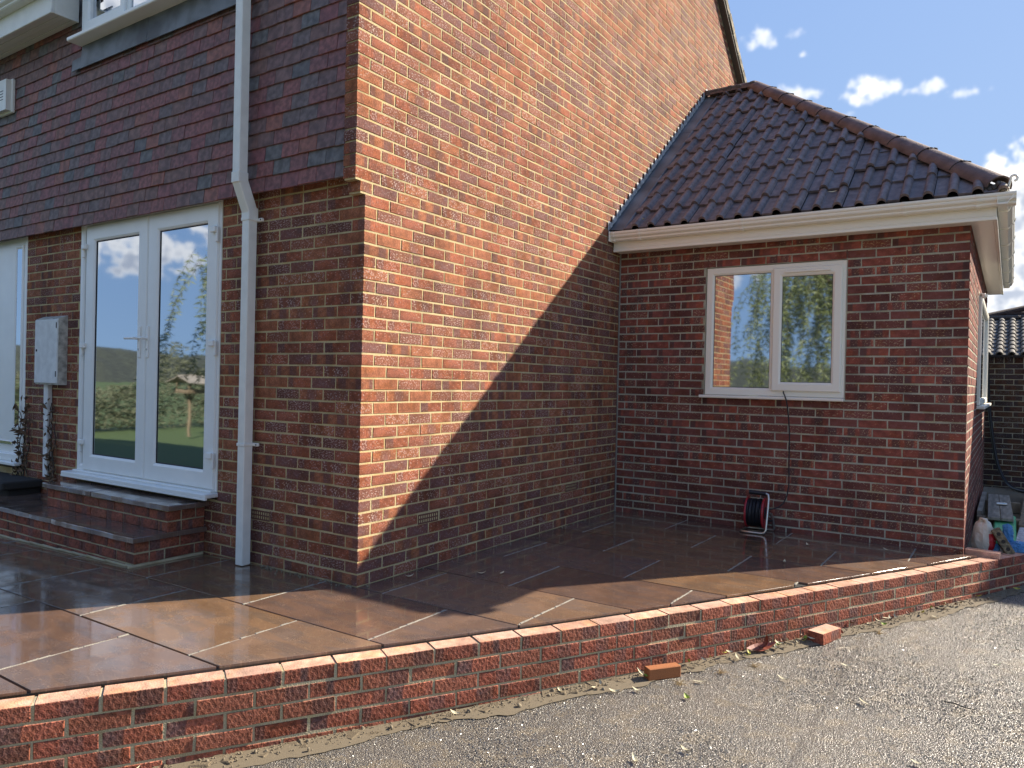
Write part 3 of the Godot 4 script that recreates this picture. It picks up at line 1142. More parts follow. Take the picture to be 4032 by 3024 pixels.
func upper_window(h: Node3D) -> void:
	var fm := MB.new()
	frame(fm, -3.125, -0.98, 4.02, 5.1, 0.062, 0.14, 0.07)
	fm.span(Vector3(-2.475, 4.07, 0.075), Vector3(-2.40, 5.05, 0.138), 0.006)
	var w := obj("upper_window", fm, M.upvc, h)
	w.set_meta("label", "white upstairs window whose lower panes show at the top of the picture")
	for s in [[-3.055, -2.46], [-2.415, -1.04]]:
		if s[0] < -3.0:
			var sh := MB.new()
			frame(sh, s[0], s[1] + 0.01, 4.055, 5.04, 0.078, 0.158, 0.05, 0.008)
			obj("sash", sh, M.upvc, w)
		var pn := MB.new()
		pn.span(Vector3(s[0] + (0.06 if s[0] < -3.0 else 0.0), 4.04, 0.105), Vector3(s[1] - 0.05, 5.04, 0.125))
		obj("pane", pn, M.glass_upper, w)
	var sl := MB.new()
	sl.span(Vector3(-3.215, 3.985, 0.05), Vector3(-0.95, 4.018, 0.215), 0.006)
	obj("sill", sl, M.upvc, w)
	var ld := MB.new()
	# lead apron with a folded end, dressed over the tiles below the sill
	var prev := -3.2
	while prev < -1.01:
		var nx := minf(prev + rnd(0.35, 0.6), -1.0)
		ld.box(Vector3((prev + nx) * 0.5, 3.90, 0.098 + rnd(-0.003, 0.003)), Vector3(nx - prev, 0.215, 0.008), 0.003, Basis.from_euler(Vector3(-0.09, 0, 0)))
		prev = nx
	ld.box(Vector3(-3.27, 3.845, 0.104), Vector3(0.14, 0.10, 0.008), 0.003, Basis.from_euler(Vector3(-0.09, 0, 0.05)))
	obj("lead_apron", ld, M.lead, w)
	var sd := MB.new()
	sd.span(Vector3(-3.20, 4.02, 0.0), Vector3(-3.127, 5.1, 0.09))
	obj("cheek_board", sd, M.lead, w)


# ---------------------------------------------------------------- things on the house front
func front_fittings() -> void:
	# square downpipe with an offset bend
	var p := thing("downpipe", "white square rainwater downpipe with a kinked offset right of the glazed double door", "downpipe", Vector3(-1.0, 0, 0.07))
	var lower := MB.new()
	lower.span(Vector3(-0.036, 0.0, -0.034), Vector3(0.036, 2.36, 0.036), 0.005)
	obj("lower_pipe", lower, M.upvc_old, p)
	var upper := MB.new()
	upper.span(Vector3(-0.036, 2.60, 0.05), Vector3(0.036, 5.0, 0.12), 0.005)
	obj("upper_pipe", upper, M.upvc_old, p)
	var bend := MB.new()
	var bb := Basis.from_euler(Vector3(-0.43, 0, 0))
	bend.box(Vector3(0, 2.475, 0.043), Vector3(0.078, 0.25, 0.078), 0.006, Basis.from_euler(Vector3(0.40, 0, 0)))
	bend.span(Vector3(-0.040, 2.33, -0.039), Vector3(0.040, 2.405, 0.040), 0.005)
	bend.span(Vector3(-0.040, 2.55, 0.045), Vector3(0.040, 2.625, 0.125), 0.005)
	obj("offset_bend", bend, M.upvc_old, p)
	for y in [2.315, 0.80]:
		var cl := MB.new()
		cl.span(Vector3(-0.041, y, -0.05), Vector3(0.041, y + 0.022, 0.041), 0.003)
		cl.span(Vector3(0.039, y, -0.05), Vector3(0.085, y + 0.022, -0.03), 0.003)
		obj("pipe_clip", cl, M.upvc_old, p)
		var sc := MB.new()
		sc.tube([Vector3(0.074, y + 0.011, -0.032), Vector3(0.074, y + 0.011, -0.027)], 0.005, 8)
		obj("screw", sc, M.gasket, p)
	# meter box
	var m := thing("meter_box", "weathered white meter box on the brick pier left of the glazed double door", "meter box", Vector3(-3.745, 1.16, 0))
	var bx := MB.new()
	bx.prism(PackedVector2Array([Vector2(0, 0), Vector2(0.075, 0), Vector2(0.075, 0.575), Vector2(0, 0.605)]), Transform3D(Basis(Vector3(0, 0, 1), UP, Vector3(-1, 0, 0)), Vector3(-0.2, 0, 0)), 0.405)
	obj("case", bx, M.meter_dirty, m)
	var lid := MB.new()
	lid.span(Vector3(-0.197, 0.012, 0.07), Vector3(0.197, 0.568, 0.086), 0.005)
	obj("lid", lid, M.meter_white, m)
	var hn := MB.new()
	for y in [0.07, 0.49]:
		var hh := MB.new()
		hh.span(Vector3(0.182, y, 0.084), Vector3(0.192, y + 0.05, 0.090), 0.002)
		obj("hinge", hh, M.gasket, m)
	hn.span(Vector3(-0.165, 0.29, 0.085), Vector3(-0.15, 0.31, 0.092), 0.002)
	obj("catch", hn, M.gasket, m)
	# conduit below
	var c := thing("cable_duct", "cracked white cable duct running down from the meter box", "duct", Vector3(-3.82, 0.35, 0))
	var cd := MB.new()
	cd.box(Vector3(0, 0.40, 0.022), Vector3(0.075, 0.82, 0.04), 0.004, Basis.from_euler(Vector3(0, 0, 0.01)))
	obj("duct_cover", cd, M.meter_white, c)
	# ivy remains
	var iv := thing("dead_ivy", "brown dried ivy with curled leaves clinging beside the white cable duct", "ivy", Vector3(-3.72, 0.3, 0.01))
	var st := MB.new()
	var lv := MB.new()
	rng.seed = 61
	for k in 9:
		var pts := []
		var x := rnd(-0.62, 0.05) if k > 3 else rnd(-0.05, 0.06)
		var y := -0.25 if k > 3 else 0.0
		var top := rnd(0.25, 0.75) if k > 3 else rnd(0.5, 0.8)
		if k > 3:
			x = rnd(-0.60, -0.42)
		while y < top:
			pts.append(Vector3(x, y, 0.012 + rnd(0, 0.02)))
			x += rnd(-0.025, 0.025)
			y += 0.05
			for q in (3 if k > 3 else 2):
				if rng.randf() < 0.5:
					leaf_quad(lv, Vector3(x + rnd(-0.05, 0.05), y + rnd(-0.03, 0.03), rnd(0.015, 0.055)), rnd(0.022, 0.042), 0.75)
		st.tube(pts, 0.007, 5, 0.003)
	obj("stem", st, M.bark, iv)
	stuff(obj("dry_leaves", lv, M.leaf_dead, iv))
	# vent box at the left edge
	var vb := thing("extractor_vent", "pale green wall vent cover with slots on the hung tiles at the left edge", "vent", Vector3(-4.60, 3.81, 0.08))
	var vm := MB.new()
	vm.prism(PackedVector2Array([Vector2(-0.17, -0.14), Vector2(0.17, -0.14), Vector2(0.17, 0.14), Vector2(-0.17, 0.14)]), Transform3D(Basis(), Vector3(0, 0, 0.075)), 0.09)
	vm.span(Vector3(-0.185, -0.155, 0.0), Vector3(0.185, 0.155, 0.03), 0.006)
	obj("cover", vm, M.upvc_old, vb)
	for k in 4:
		var sl := MB.new()
		sl.span(Vector3(-0.14, 0.035 - k * 0.026, 0.0742), Vector3(0.115, 0.041 - k * 0.026, 0.0765))
		obj("slot", sl, M.gasket, vb)
	# door canopy with its gutter, seen from below
	var ca := thing("door_canopy", "white boxed canopy with fascia and gutter at the top left corner", "canopy", Vector3(-4.6, 4.2, 0))
	var fa := MB.new()
	fa.span(Vector3(-1.0, 0.0, 0.285), Vector3(1.33, 0.20, 0.31), 0.004)
	fa.span(Vector3(-1.0, -0.006, 0.30), Vector3(1.335, 0.03, 0.316), 0.004)
	fa.span(Vector3(1.312, 0.0, 0.09), Vector3(1.331, 0.20, 0.2845), 0.004)
	obj("fascia", fa, M.upvc_old, ca)
	var so := MB.new()
	for k in 4:
		so.span(Vector3(-1.0, 0.006 + 0.002 * (k % 2), 0.09 + k * 0.049), Vector3(1.31, 0.014, 0.136 + k * 0.049), 0.002)
	obj("soffit", so, M.soffit, ca)
	var gu := MB.new()
	gutter(gu, Vector3(-1.0, 0.17, 0.312), Vector3(1.36, 0.17, 0.312), Vector3(0, 0, 1))
	obj("gutter", gu, M.upvc_old, ca)
	var rf := MB.new()
	rf.prism(PackedVector2Array([Vector2(0.07, 0.62), Vector2(0.33, 0.235), Vector2(0.36, 0.27), Vector2(0.09, 0.67)]), Transform3D(Basis(Vector3(0, 0, 1), UP, Vector3(-1, 0, 0)), Vector3(-1.0, 0, 0)), 2.33)
	obj("canopy_roof", rf, M.old_roof, ca)


func gutter_profile() -> PackedVector2Array:
	# ogee front: (distance out, height), outer face then a lip
	return PackedVector2Array([Vector2(0.0, -0.005), Vector2(0.062, -0.005), Vector2(0.072, 0.004), Vector2(0.072, 0.016), Vector2(0.082, 0.022), Vector2(0.096, 0.032), Vector2(0.100, 0.042), Vector2(0.100, 0.052), Vector2(0.108, 0.058), Vector2(0.112, 0.068), Vector2(0.112, 0.08), Vector2(0.106, 0.08), Vector2(0.104, 0.066), Vector2(0.09, 0.05), Vector2(0.08, 0.03), Vector2(0.06, 0.006), Vector2(0.006, 0.006), Vector2(0.006, 0.08), Vector2(0.0, 0.08)])


func gutter(mb: MB, a: Vector3, b: Vector3, out: Vector3, grow := 0.0) -> void:
	var d := (b - a).normalized()
	var g := PackedVector2Array()
	for q in gutter_profile():
		g.append(q + Vector2(grow if q.x > 0.03 else 0.0, -grow if q.y < 0.02 else 0.0))
	var z := out.cross(UP)
	if z.dot(d) < 0.0:
		mb.prism(g, Transform3D(Basis(out, UP, z), a), a.distance_to(b))
	else:
		mb.prism(g, Transform3D(Basis(out, UP, z), b), a.distance_to(b))


func leaf_quad(mb: MB, at: Vector3, s: float, wide: float) -> void:
	var b := Basis.from_euler(Vector3(rnd(-1.2, 1.2), rnd(-3, 3), rnd(-3, 3)))
	var x := b.x * s
	var y := b.y * s * wide
	var z := b.z * s * 0.25
	mb.tri(at - x, at + y * 0.6 + z, at - z * 0.3, b.z)
	mb.tri(at + y * 0.6 + z, at + x, at - z * 0.3, b.z)
	mb.tri(at - x, at - y * 0.6 + z, at - z * 0.3, b.z)
	mb.tri(at - y * 0.6 + z, at + x, at - z * 0.3, b.z)


# ---------------------------------------------------------------- the extension
func extension() -> void:
	var e := thing("brick_extension", "single storey red brick extension with a brown hipped roof and white gutter", "extension")
	rng.seed = 101
	# front wall, with the window opening
	var hole := Rect2(0.895, 1.19, 1.225, 1.187)
	var mf := MB.new()
	for r in [[0.004, 0.895, -0.3, 2.62], [0.895, 2.12, -0.3, 1.19], [0.895, 2.12, 2.377, 2.62], [2.12, EX - 0.003, -0.3, 2.62]]:
		mf.span(Vector3(r[0], r[2], EZ - 0.14), Vector3(r[1], r[3], EZ - 0.003))
	var fw := obj("front_wall", mf, M.mortar_grey, e)
	var lo := func(k: int, y: float) -> float: return 0.014
	var hi := func(k: int, y: float) -> float: return EX - (0.225 if posmod(k, 2) == 1 else 0.1125) + 0.002
	var ff := func(k: int) -> float: return 0.215
	var list := lay(Vector3(0, 0, EZ), Vector3(1, 0, 0), Vector3(0, 0, 1), -3, 34, 0.048, lo, hi, Vector2i(16, 27), true, [hole], {"first": ff, "height": 0.0615})
	# side wall carries the corner bricks
	var swin := Rect2(2.0, 1.13, 2.75, 1.14)
	var q2 := func(k: int) -> float: return 0.1025 if posmod(k, 2) == 0 else 0.215
	var f2 := func(k: int) -> float: return 0.215 if posmod(k, 2) == 0 else 0.1025
	var slo := func(k: int, y: float) -> float: return 0.0
	var shi := func(k: int, y: float) -> float: return 4.93
	var side := lay(Vector3(EX, 0, EZ), Vector3(0, 0, -1), Vector3(1, 0, 0), -3, 34, 0.048, slo, shi, Vector2i(16, 27), false, [swin], {"first": f2, "quoin_fn": q2, "height": 0.0615})
	set_bricks(list, fw, "brick", 300)
	var ms := MB.new()
	for r in [[EZ - 2.0, EZ - 0.0035, -0.3, 2.62], [EZ - 4.75, EZ - 2.0, -0.3, 1.13], [EZ - 4.75, EZ - 2.0, 2.27, 2.62], [EZ - 4.92, EZ - 4.75, -0.3, 2.62]]:
		ms.span(Vector3(EX - 0.14, r[2], r[0]), Vector3(EX - 0.003, r[3], r[1]))
	var sw := obj("side_wall", ms, M.mortar_grey, e)
	set_bricks(side, sw, "brick", 300)
	# the pale sealed joint against the old wall, and weep vents over the window
	var sj := MB.new()
	var y := -0.01
	while y < 2.58:
		var l := rnd(0.12, 0.3)
		sj.box(Vector3(0.009, y + l * 0.5, EZ + rnd(-0.001, 0.002)), Vector3(0.016 + rnd(-0.003, 0.003), l, 0.014), 0.004)
		y += l - 0.004
	obj("sealed_joint", sj, M.pointing, e)
	for x in [0.905, 1.53, 2.11]:
		var wv := MB.new()
		wv.span(Vector3(x, 2.385, EZ - 0.004), Vector3(x + 0.009, 2.45, EZ + 0.002), 0.001)
		obj("weep_vent", wv, M.terracotta, e)
	# closed body behind
	var body := MB.new()
	body.span(Vector3(0.05, -0.3, EZ - 4.95), Vector3(EX - 0.02, 2.6, EZ - 4.86))
	body.span(Vector3(0.02, 2.56, EZ - 4.9), Vector3(EX - 0.15, 2.6, EZ - 0.15))
	obj("wall_core", body, M.dark_void, e)
	extension_window(e)
	# side window, seen edge-on, standing a little proud
	var sf := MB.new()
	var bs := Basis(Vector3(0, 0, -1), UP, Vector3(1, 0, 0))
	frame(sf, 2.02, 4.74, 1.14, 2.265, 0.065, 0.0, 0.07, 0.006, bs, Vector3(EX + 0.028, 0, EZ))
	var swn := obj("side_window", sf, M.upvc_bounce_tint, e)
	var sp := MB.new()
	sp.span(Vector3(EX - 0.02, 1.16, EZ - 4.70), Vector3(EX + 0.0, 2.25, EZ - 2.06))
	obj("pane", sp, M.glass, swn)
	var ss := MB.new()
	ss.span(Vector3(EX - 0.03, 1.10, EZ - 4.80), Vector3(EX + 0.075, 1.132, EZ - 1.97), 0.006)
	obj("sill", ss, M.upvc_bounce_tint, swn)
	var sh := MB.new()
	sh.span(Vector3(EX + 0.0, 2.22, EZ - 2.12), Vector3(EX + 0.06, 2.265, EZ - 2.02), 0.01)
	obj("head_vent", sh, M.upvc_bounce_tint, swn)
	extension_roof(e)
	# fascias, soffits and gutters
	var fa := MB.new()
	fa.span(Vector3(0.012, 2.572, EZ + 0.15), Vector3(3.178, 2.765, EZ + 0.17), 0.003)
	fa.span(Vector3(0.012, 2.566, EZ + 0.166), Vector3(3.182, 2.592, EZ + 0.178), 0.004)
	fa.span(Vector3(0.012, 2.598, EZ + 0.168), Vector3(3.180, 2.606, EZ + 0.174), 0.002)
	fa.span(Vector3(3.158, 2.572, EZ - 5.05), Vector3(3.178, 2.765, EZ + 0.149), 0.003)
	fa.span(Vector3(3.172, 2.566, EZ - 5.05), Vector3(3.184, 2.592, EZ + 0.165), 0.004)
	obj("fascia", fa, M.upvc_bounce_tint, e)
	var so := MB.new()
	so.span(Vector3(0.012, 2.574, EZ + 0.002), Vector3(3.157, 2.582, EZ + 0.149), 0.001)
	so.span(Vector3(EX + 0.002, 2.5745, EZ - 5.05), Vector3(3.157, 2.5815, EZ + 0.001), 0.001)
	obj("soffit", so, M.upvc_bounce_tint, e)
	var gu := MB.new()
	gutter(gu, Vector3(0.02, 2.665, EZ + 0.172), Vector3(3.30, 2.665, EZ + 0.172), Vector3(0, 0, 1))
	var go := obj("front_gutter", gu, M.upvc_bounce_tint, e)
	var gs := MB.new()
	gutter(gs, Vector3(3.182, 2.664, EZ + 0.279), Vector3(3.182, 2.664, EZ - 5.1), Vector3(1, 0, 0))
	var gso := obj("side_gutter", gs, M.upvc_bounce_tint, e)
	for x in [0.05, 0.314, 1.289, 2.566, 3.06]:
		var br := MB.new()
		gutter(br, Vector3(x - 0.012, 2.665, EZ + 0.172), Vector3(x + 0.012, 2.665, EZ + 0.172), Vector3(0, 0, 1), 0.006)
		obj("bracket", br, M.upvc_bounce_tint, go)
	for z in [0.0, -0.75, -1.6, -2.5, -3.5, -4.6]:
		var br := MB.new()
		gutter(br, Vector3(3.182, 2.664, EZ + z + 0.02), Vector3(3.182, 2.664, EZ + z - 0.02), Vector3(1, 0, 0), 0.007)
		obj("bracket", br, M.upvc_bounce_tint, gso)
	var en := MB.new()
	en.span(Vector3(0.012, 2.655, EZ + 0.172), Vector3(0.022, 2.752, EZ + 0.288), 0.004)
	obj("stop_end", en, M.upvc_bounce_tint, go)
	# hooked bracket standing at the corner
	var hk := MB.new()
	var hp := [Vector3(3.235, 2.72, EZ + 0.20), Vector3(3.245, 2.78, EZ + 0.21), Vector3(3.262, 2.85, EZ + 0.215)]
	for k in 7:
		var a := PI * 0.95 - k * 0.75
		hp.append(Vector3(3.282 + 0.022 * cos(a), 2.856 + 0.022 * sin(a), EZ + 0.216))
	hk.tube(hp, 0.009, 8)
	obj("hook", hk, M.upvc_bounce_tint, gso)


func extension_window(e: Node3D) -> void:
	var z := EZ - 0.012
	var fm := MB.new()
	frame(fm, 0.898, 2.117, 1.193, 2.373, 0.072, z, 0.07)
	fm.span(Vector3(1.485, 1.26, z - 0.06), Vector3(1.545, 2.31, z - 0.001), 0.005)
	var w := obj("window", fm, M.upvc_bounce_tint, e)
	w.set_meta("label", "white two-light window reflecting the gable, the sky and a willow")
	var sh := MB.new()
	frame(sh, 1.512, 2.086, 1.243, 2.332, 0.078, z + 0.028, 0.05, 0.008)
	var s := obj("sash", sh, M.upvc_bounce_tint, w)
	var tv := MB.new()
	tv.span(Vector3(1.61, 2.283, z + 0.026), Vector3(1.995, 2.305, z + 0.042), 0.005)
	obj("trickle_vent", tv, M.upvc_bounce_tint, s)
	for r in [[0.966, 1.489, 1.263, 2.305, z - 0.010], [1.586, 2.012, 1.317, 2.258, z + 0.018]]:
		var gk := MB.new()
		rim(gk, r[0], r[1], r[2], r[3], 0.0075, r[4] - 0.02, r[4] - 0.004)
		obj("gasket", gk, M.gasket, w)
		var pn := MB.new()
		pn.box(Vector3((r[0] + r[1]) * 0.5, (r[2] + r[3]) * 0.5, r[4] - 0.014), Vector3(r[1] - r[0] - 0.004, r[3] - r[2] - 0.004, 0.012))
		obj("pane", pn, M.glass, w)
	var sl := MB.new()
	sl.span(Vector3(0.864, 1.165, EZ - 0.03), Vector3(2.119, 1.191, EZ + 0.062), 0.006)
	obj("sill", sl, M.upvc_bounce_tint, w)


# one double-roman tile strip by strip, so that it can be cut along the hip
func roof_tile(mb: MB, x0: float, s0: float, s1: float, limit: Callable, xf: Transform3D) -> bool:
	var prof := [Vector2(0, 0.003), Vector2(0.086, 0.0), Vector2(0.0895, 0.018), Vector2(0.097, 0.033), Vector2(0.110, 0.043), Vector2(0.123, 0.046), Vector2(0.136, 0.043), Vector2(0.149, 0.033), Vector2(0.1565, 0.018), Vector2(0.160, 0.002), Vector2(0.248, 0.0), Vector2(0.2515, 0.018), Vector2(0.259, 0.033), Vector2(0.272, 0.043), Vector2(0.285, 0.046), Vector2(0.298, 0.043), Vector2(0.311, 0.033), Vector2(0.3185, 0.018), Vector2(0.322, 0.002)]
	var made := false
	var lift := 0.026   # the lower end rides on the tile below
	for i in prof.size() - 1:
		var a: Vector2 = prof[i]
		var b: Vector2 = prof[i + 1]
		var ta: float = minf(s1, limit.call(x0 + a.x))
		var tb: float = minf(s1, limit.call(x0 + b.x))
		if ta <= s0 + 0.01 and tb <= s0 + 0.01:
			continue
		ta = maxf(ta, s0 + 0.005)
		tb = maxf(tb, s0 + 0.005)
		made = true
		var la := lift * (1.0 - (ta - s0) / (s1 - s0))
		var lb := lift * (1.0 - (tb - s0) / (s1 - s0))
		var p0 := xf * Vector3(x0 + a.x, a.y + lift, s0)
		var p1 := xf * Vector3(x0 + b.x, b.y + lift, s0)
		var p2 := xf * Vector3(x0 + b.x, b.y + lb, tb)
		var p3 := xf * Vector3(x0 + a.x, a.y + la, ta)
		var na := prof_normal(prof, i, xf)
		var nb := prof_normal(prof, i + 1, xf)
		mb.smooth(p0, p1, p2, na, nb, nb)
		mb.smooth(p0, p2, p3, na, nb, na)
		var d := xf.basis.y * -0.022
		mb.quad(p0, p1, p1 + d, p0 + d, -xf.basis.z)
	return made


func prof_normal(prof: Array, i: int, xf: Transform3D) -> Vector3:
	var p: Vector2 = prof[maxi(i - 1, 0)]
	var q: Vector2 = prof[mini(i + 1, prof.size() - 1)]
	if prof[i].y < 0.004:      # crisp where the roll leaves the pan
		return xf.basis.y.normalized()
	var d := (q - p).normalized()
	return (xf.basis * Vector3(-d.y, d.x, 0)).normalized()


func extension_roof(e: Node3D) -> void:
	# slope frame: x along the eave, y off the slope, z up the slope
	var a := 0.819
	var up := Vector3(0, a, -1).normalized()
	var nn := Vector3(0, 1, a).normalized()
	var slope := sqrt(1.0 + a * a)
	var xf := Transform3D(Basis(Vector3(1, 0, 0), nn, up), Vector3(0, 2.755, -3.335))
	var ridge_s := 2.645 * slope
	var deck := MB.new()
	var hipx := 3.255
	deck.prism(PackedVector2Array([Vector2(0.03, 0.0), Vector2(hipx, 0.0), Vector2(hipx - 2.645, ridge_s), Vector2(0.03, ridge_s)]), Transform3D(Basis(Vector3(1, 0, 0), up, Vector3(1, 0, 0).cross(up)), Vector3(0, 2.745, -3.33)), 0.05)
	# the right hip slope and the back slope
	var ry := 2.755 + 2.645 * a
	var deck_pts := [Vector3(hipx, 2.745, -3.33), Vector3(hipx - 2.645, ry, -5.98), Vector3(hipx, 2.745, -8.63)]
	deck.tri(deck_pts[0], deck_pts[1], deck_pts[2], Vector3(1, 1, 0))
	deck.quad(Vector3(0.03, ry, -5.985), deck_pts[1], deck_pts[2], Vector3(0.03, 2.745, -8.63), Vector3(0, 1, -1))
	deck.quad(Vector3(0.03, 2.72, -3.34), Vector3(hipx, 2.72, -3.34), Vector3(hipx, 2.72, -8.63), Vector3(0.03, 2.72, -8.63), Vector3(0, -1, 0))
	var roof := obj("roof", deck, M.union, e)
	var limit := func(x: float) -> float: return (hipx - x) * slope
	var gauge := 0.331
	var rows := 11
	rng.seed = 41
	for r in rows:
		var s0 := r * gauge - 0.01
		if s0 > ridge_s - 0.08:
			break
		var s1 := minf(s0 + gauge + 0.06, ridge_s)
		for c in 10:
			var x0 := 0.155 + c * 0.327
			var mb := MB.new()
			var jig := Transform3D(Basis.from_euler(Vector3(rnd(-0.003, 0.003), rnd(-0.003, 0.003), rnd(-0.004, 0.004))), Vector3(rnd(-0.003, 0.003), rnd(-0.001, 0.004), rnd(-0.007, 0.007)))
			if roof_tile(mb, x0, s0, s1, limit, xf * jig):
				obj("roof_tile", mb, M["clay_roof%d" % (rng.randi() % 4)], roof)
	# half-round hip tiles from the corner up to the ridge, then along the ridge
	var h0 := Vector3(3.195, 2.825, -3.385)
	var h1 := Vector3(hipx - 2.645, ry + 0.03, -5.98)
	var hd := (h1 - h0).normalized()
	var hn := h0.distance_to(h1)
	var count := 10
	for k in count:
		half_round(roof, h0 + hd * (hn * k / count), hd, hn / count + 0.03, 0.115 - 0.003 * (k % 2))
		if k > 0:
			union_clip(roof, h0 + hd * (hn * k / count), hd)
	half_round(roof, h1 + Vector3(0.02, -0.005, 0), Vector3(-1, 0, 0), hipx - 2.645, 0.112)
	var nub := MB.new()
	for k in 40:
		nub.box(h0 + Vector3(rnd(-0.10, 0.04), rnd(-0.06, 0.0), rnd(-0.02, 0.05)), Vector3.ONE * rnd(0.015, 0.04), 0.008, Basis.from_euler(Vector3(rnd(-3, 3), rnd(-3, 3), rnd(-3, 3))))
	obj("mortar_bedding", nub, M.verge, roof)
	var rb := MB.new()
	var x := 0.02
	while x < 0.62:
		rb.box(Vector3(x + 0.03, ry + 0.03, -5.90 + rnd(-0.01, 0.01)), Vector3(0.075, 0.06 + rnd(-0.01, 0.02), 0.05), 0.015)
		x += 0.055
	obj("ridge_bedding", rb, M.verge, roof)
	# lead: soakers on the slope, upstand, and stepped flashing let into the joints
	var gl := MB.new()
	var s := 0.0
	while s < ridge_s - 0.02:
		var l := minf(1.15, ridge_s - s)
		gl.box(xf * Vector3(0.075, 0.012, s + l * 0.5), Vector3(0.15, 0.008, l - 0.004), 0.003, xf.basis * Basis.from_euler(Vector3(0, 0, -0.12)))
		gl.box(xf * Vector3(0.158, 0.02, s + l * 0.5), Vector3(0.022, 0.022, l - 0.004), 0.009, xf.basis)
		s += l
	gl.box(xf * Vector3(0.006, 0.035, ridge_s * 0.5), Vector3(0.006, 0.07, ridge_s), 0.002, xf.basis)
	var lead := obj("lead_soaker", gl, M.lead, roof)
	var st := MB.new()
	var k0 := int(ceil((2.80) / BED))
	for k in range(k0, int((ry + 0.13) / BED) + 1):
		var y := k * BED
		# the tooth hangs from a bed joint: upright front edge, level top, long edge along the slope
		var run := BED / a
		var u0 := 3.335 + (y - BED - 2.755 - 0.075) / a
		var tooth := PackedVector2Array([Vector2(u0, y - BED - 0.02), Vector2(u0, y), Vector2(u0 + run * 1.12, y), Vector2(u0 + run, y - 0.035)])
		st.prism(tooth, Transform3D(Basis(Vector3(0, 0, -1), UP, Vector3(1, 0, 0)), Vector3(0.0125 + 0.0015 * (k % 2), 0, 0)), 0.003)
	obj("stepped_flashing", st, M.lead_pale, roof)


func half_round(roof: Node3D, a: Vector3, d: Vector3, len: float, r: float) -> void:
	var side := d.cross(UP).normalized()
	var w := side.cross(d).normalized()
	var mb := MB.new()
	var n := 10
	for k in n:
		var a0 := PI * k / n
		var a1 := PI * (k + 1) / n
		var e0 := side * cos(a0) + w * (sin(a0) * 0.85 - 0.25)
		var e1 := side * cos(a1) + w * (sin(a1) * 0.85 - 0.25)
		var n0 := (side * cos(a0) + w * sin(a0)).normalized()
		var n1 := (side * cos(a1) + w * sin(a1)).normalized()
		mb.smooth(a + e0 * r, a + e1 * r, a + e1 * r + d * len, n0, n1, n1)
		mb.smooth(a + e0 * r, a + e1 * r + d * len, a + e0 * r + d * len, n0, n1, n0)
		mb.quad(a + e0 * r, a + e1 * r, a + e1 * (r - 0.018), a + e0 * (r - 0.018), -d)
		mb.quad(a + e0 * r + d * len, a + e1 * r + d * len, a + e1 * (r - 0.018) + d * len, a + e0 * (r - 0.018) + d * len, d)
		mb.smooth(a + e0 * (r - 0.018), a + e1 * (r - 0.018), a + e1 * (r - 0.018) + d * len, -n0, -n1, -n1)
		mb.smooth(a + e0 * (r - 0.018), a + e1 * (r - 0.018) + d * len, a + e0 * (r - 0.018) + d * len, -n0, -n1, -n0)
	obj("hip_tile", mb, M.ridge_tile, roof)


func union_clip(roof: Node3D, a: Vector3, d: Vector3) -> void:
	var side := d.cross(UP).normalized()
	var w := side.cross(d).normalized()
	var mb := MB.new()
	var p := []
	for k in 11:
		var an := PI * (k + 0.3) / 11.0
		p.append(a + (side * cos(an) + w * (sin(an) * 0.85 - 0.25)) * 0.117)
	mb.tube(p, 0.004, 5)
	for k in 7:
		mb.box(a + w * 0.066 + side * rnd(-0.05, 0.05) + d * rnd(-0.012, 0.012), Vector3(0.024, 0.014, 0.018), 0.005, Basis(side, w, -d) * Basis.from_euler(Vector3(rnd(-0.3, 0.3), rnd(-1, 1), rnd(-0.3, 0.3))))
	obj("tile_union", mb, M.union, roof)


# ---------------------------------------------------------------- patio, wall, steps
func wall_at(s: float) -> Array:
	# plan line of the low wall's outer face: (point, direction, outward normal)
	var d := Vector3(0.482, 0, -0.876).normalized()
	var nn := Vector3(0.876, 0, 0.482).normalized()
	var t := clampf((s - 0.0) / 5.8, -0.6, 1.6)
	var bul := 0.07 * 4.0 * t * (1.0 - t)
	var sl := 0.07 * 4.0 * (1.0 - 2.0 * t) / 5.8
	var p := Vector3(0.469, 0, 1.418) + d * s + nn * bul
	var tang := (d + nn * sl).normalized()
	return [p, tang, Vector3(-tang.z, 0, tang.x)]


func fall(x: float) -> float:
	return -0.022 * maxf(0.0, -x - 0.9)


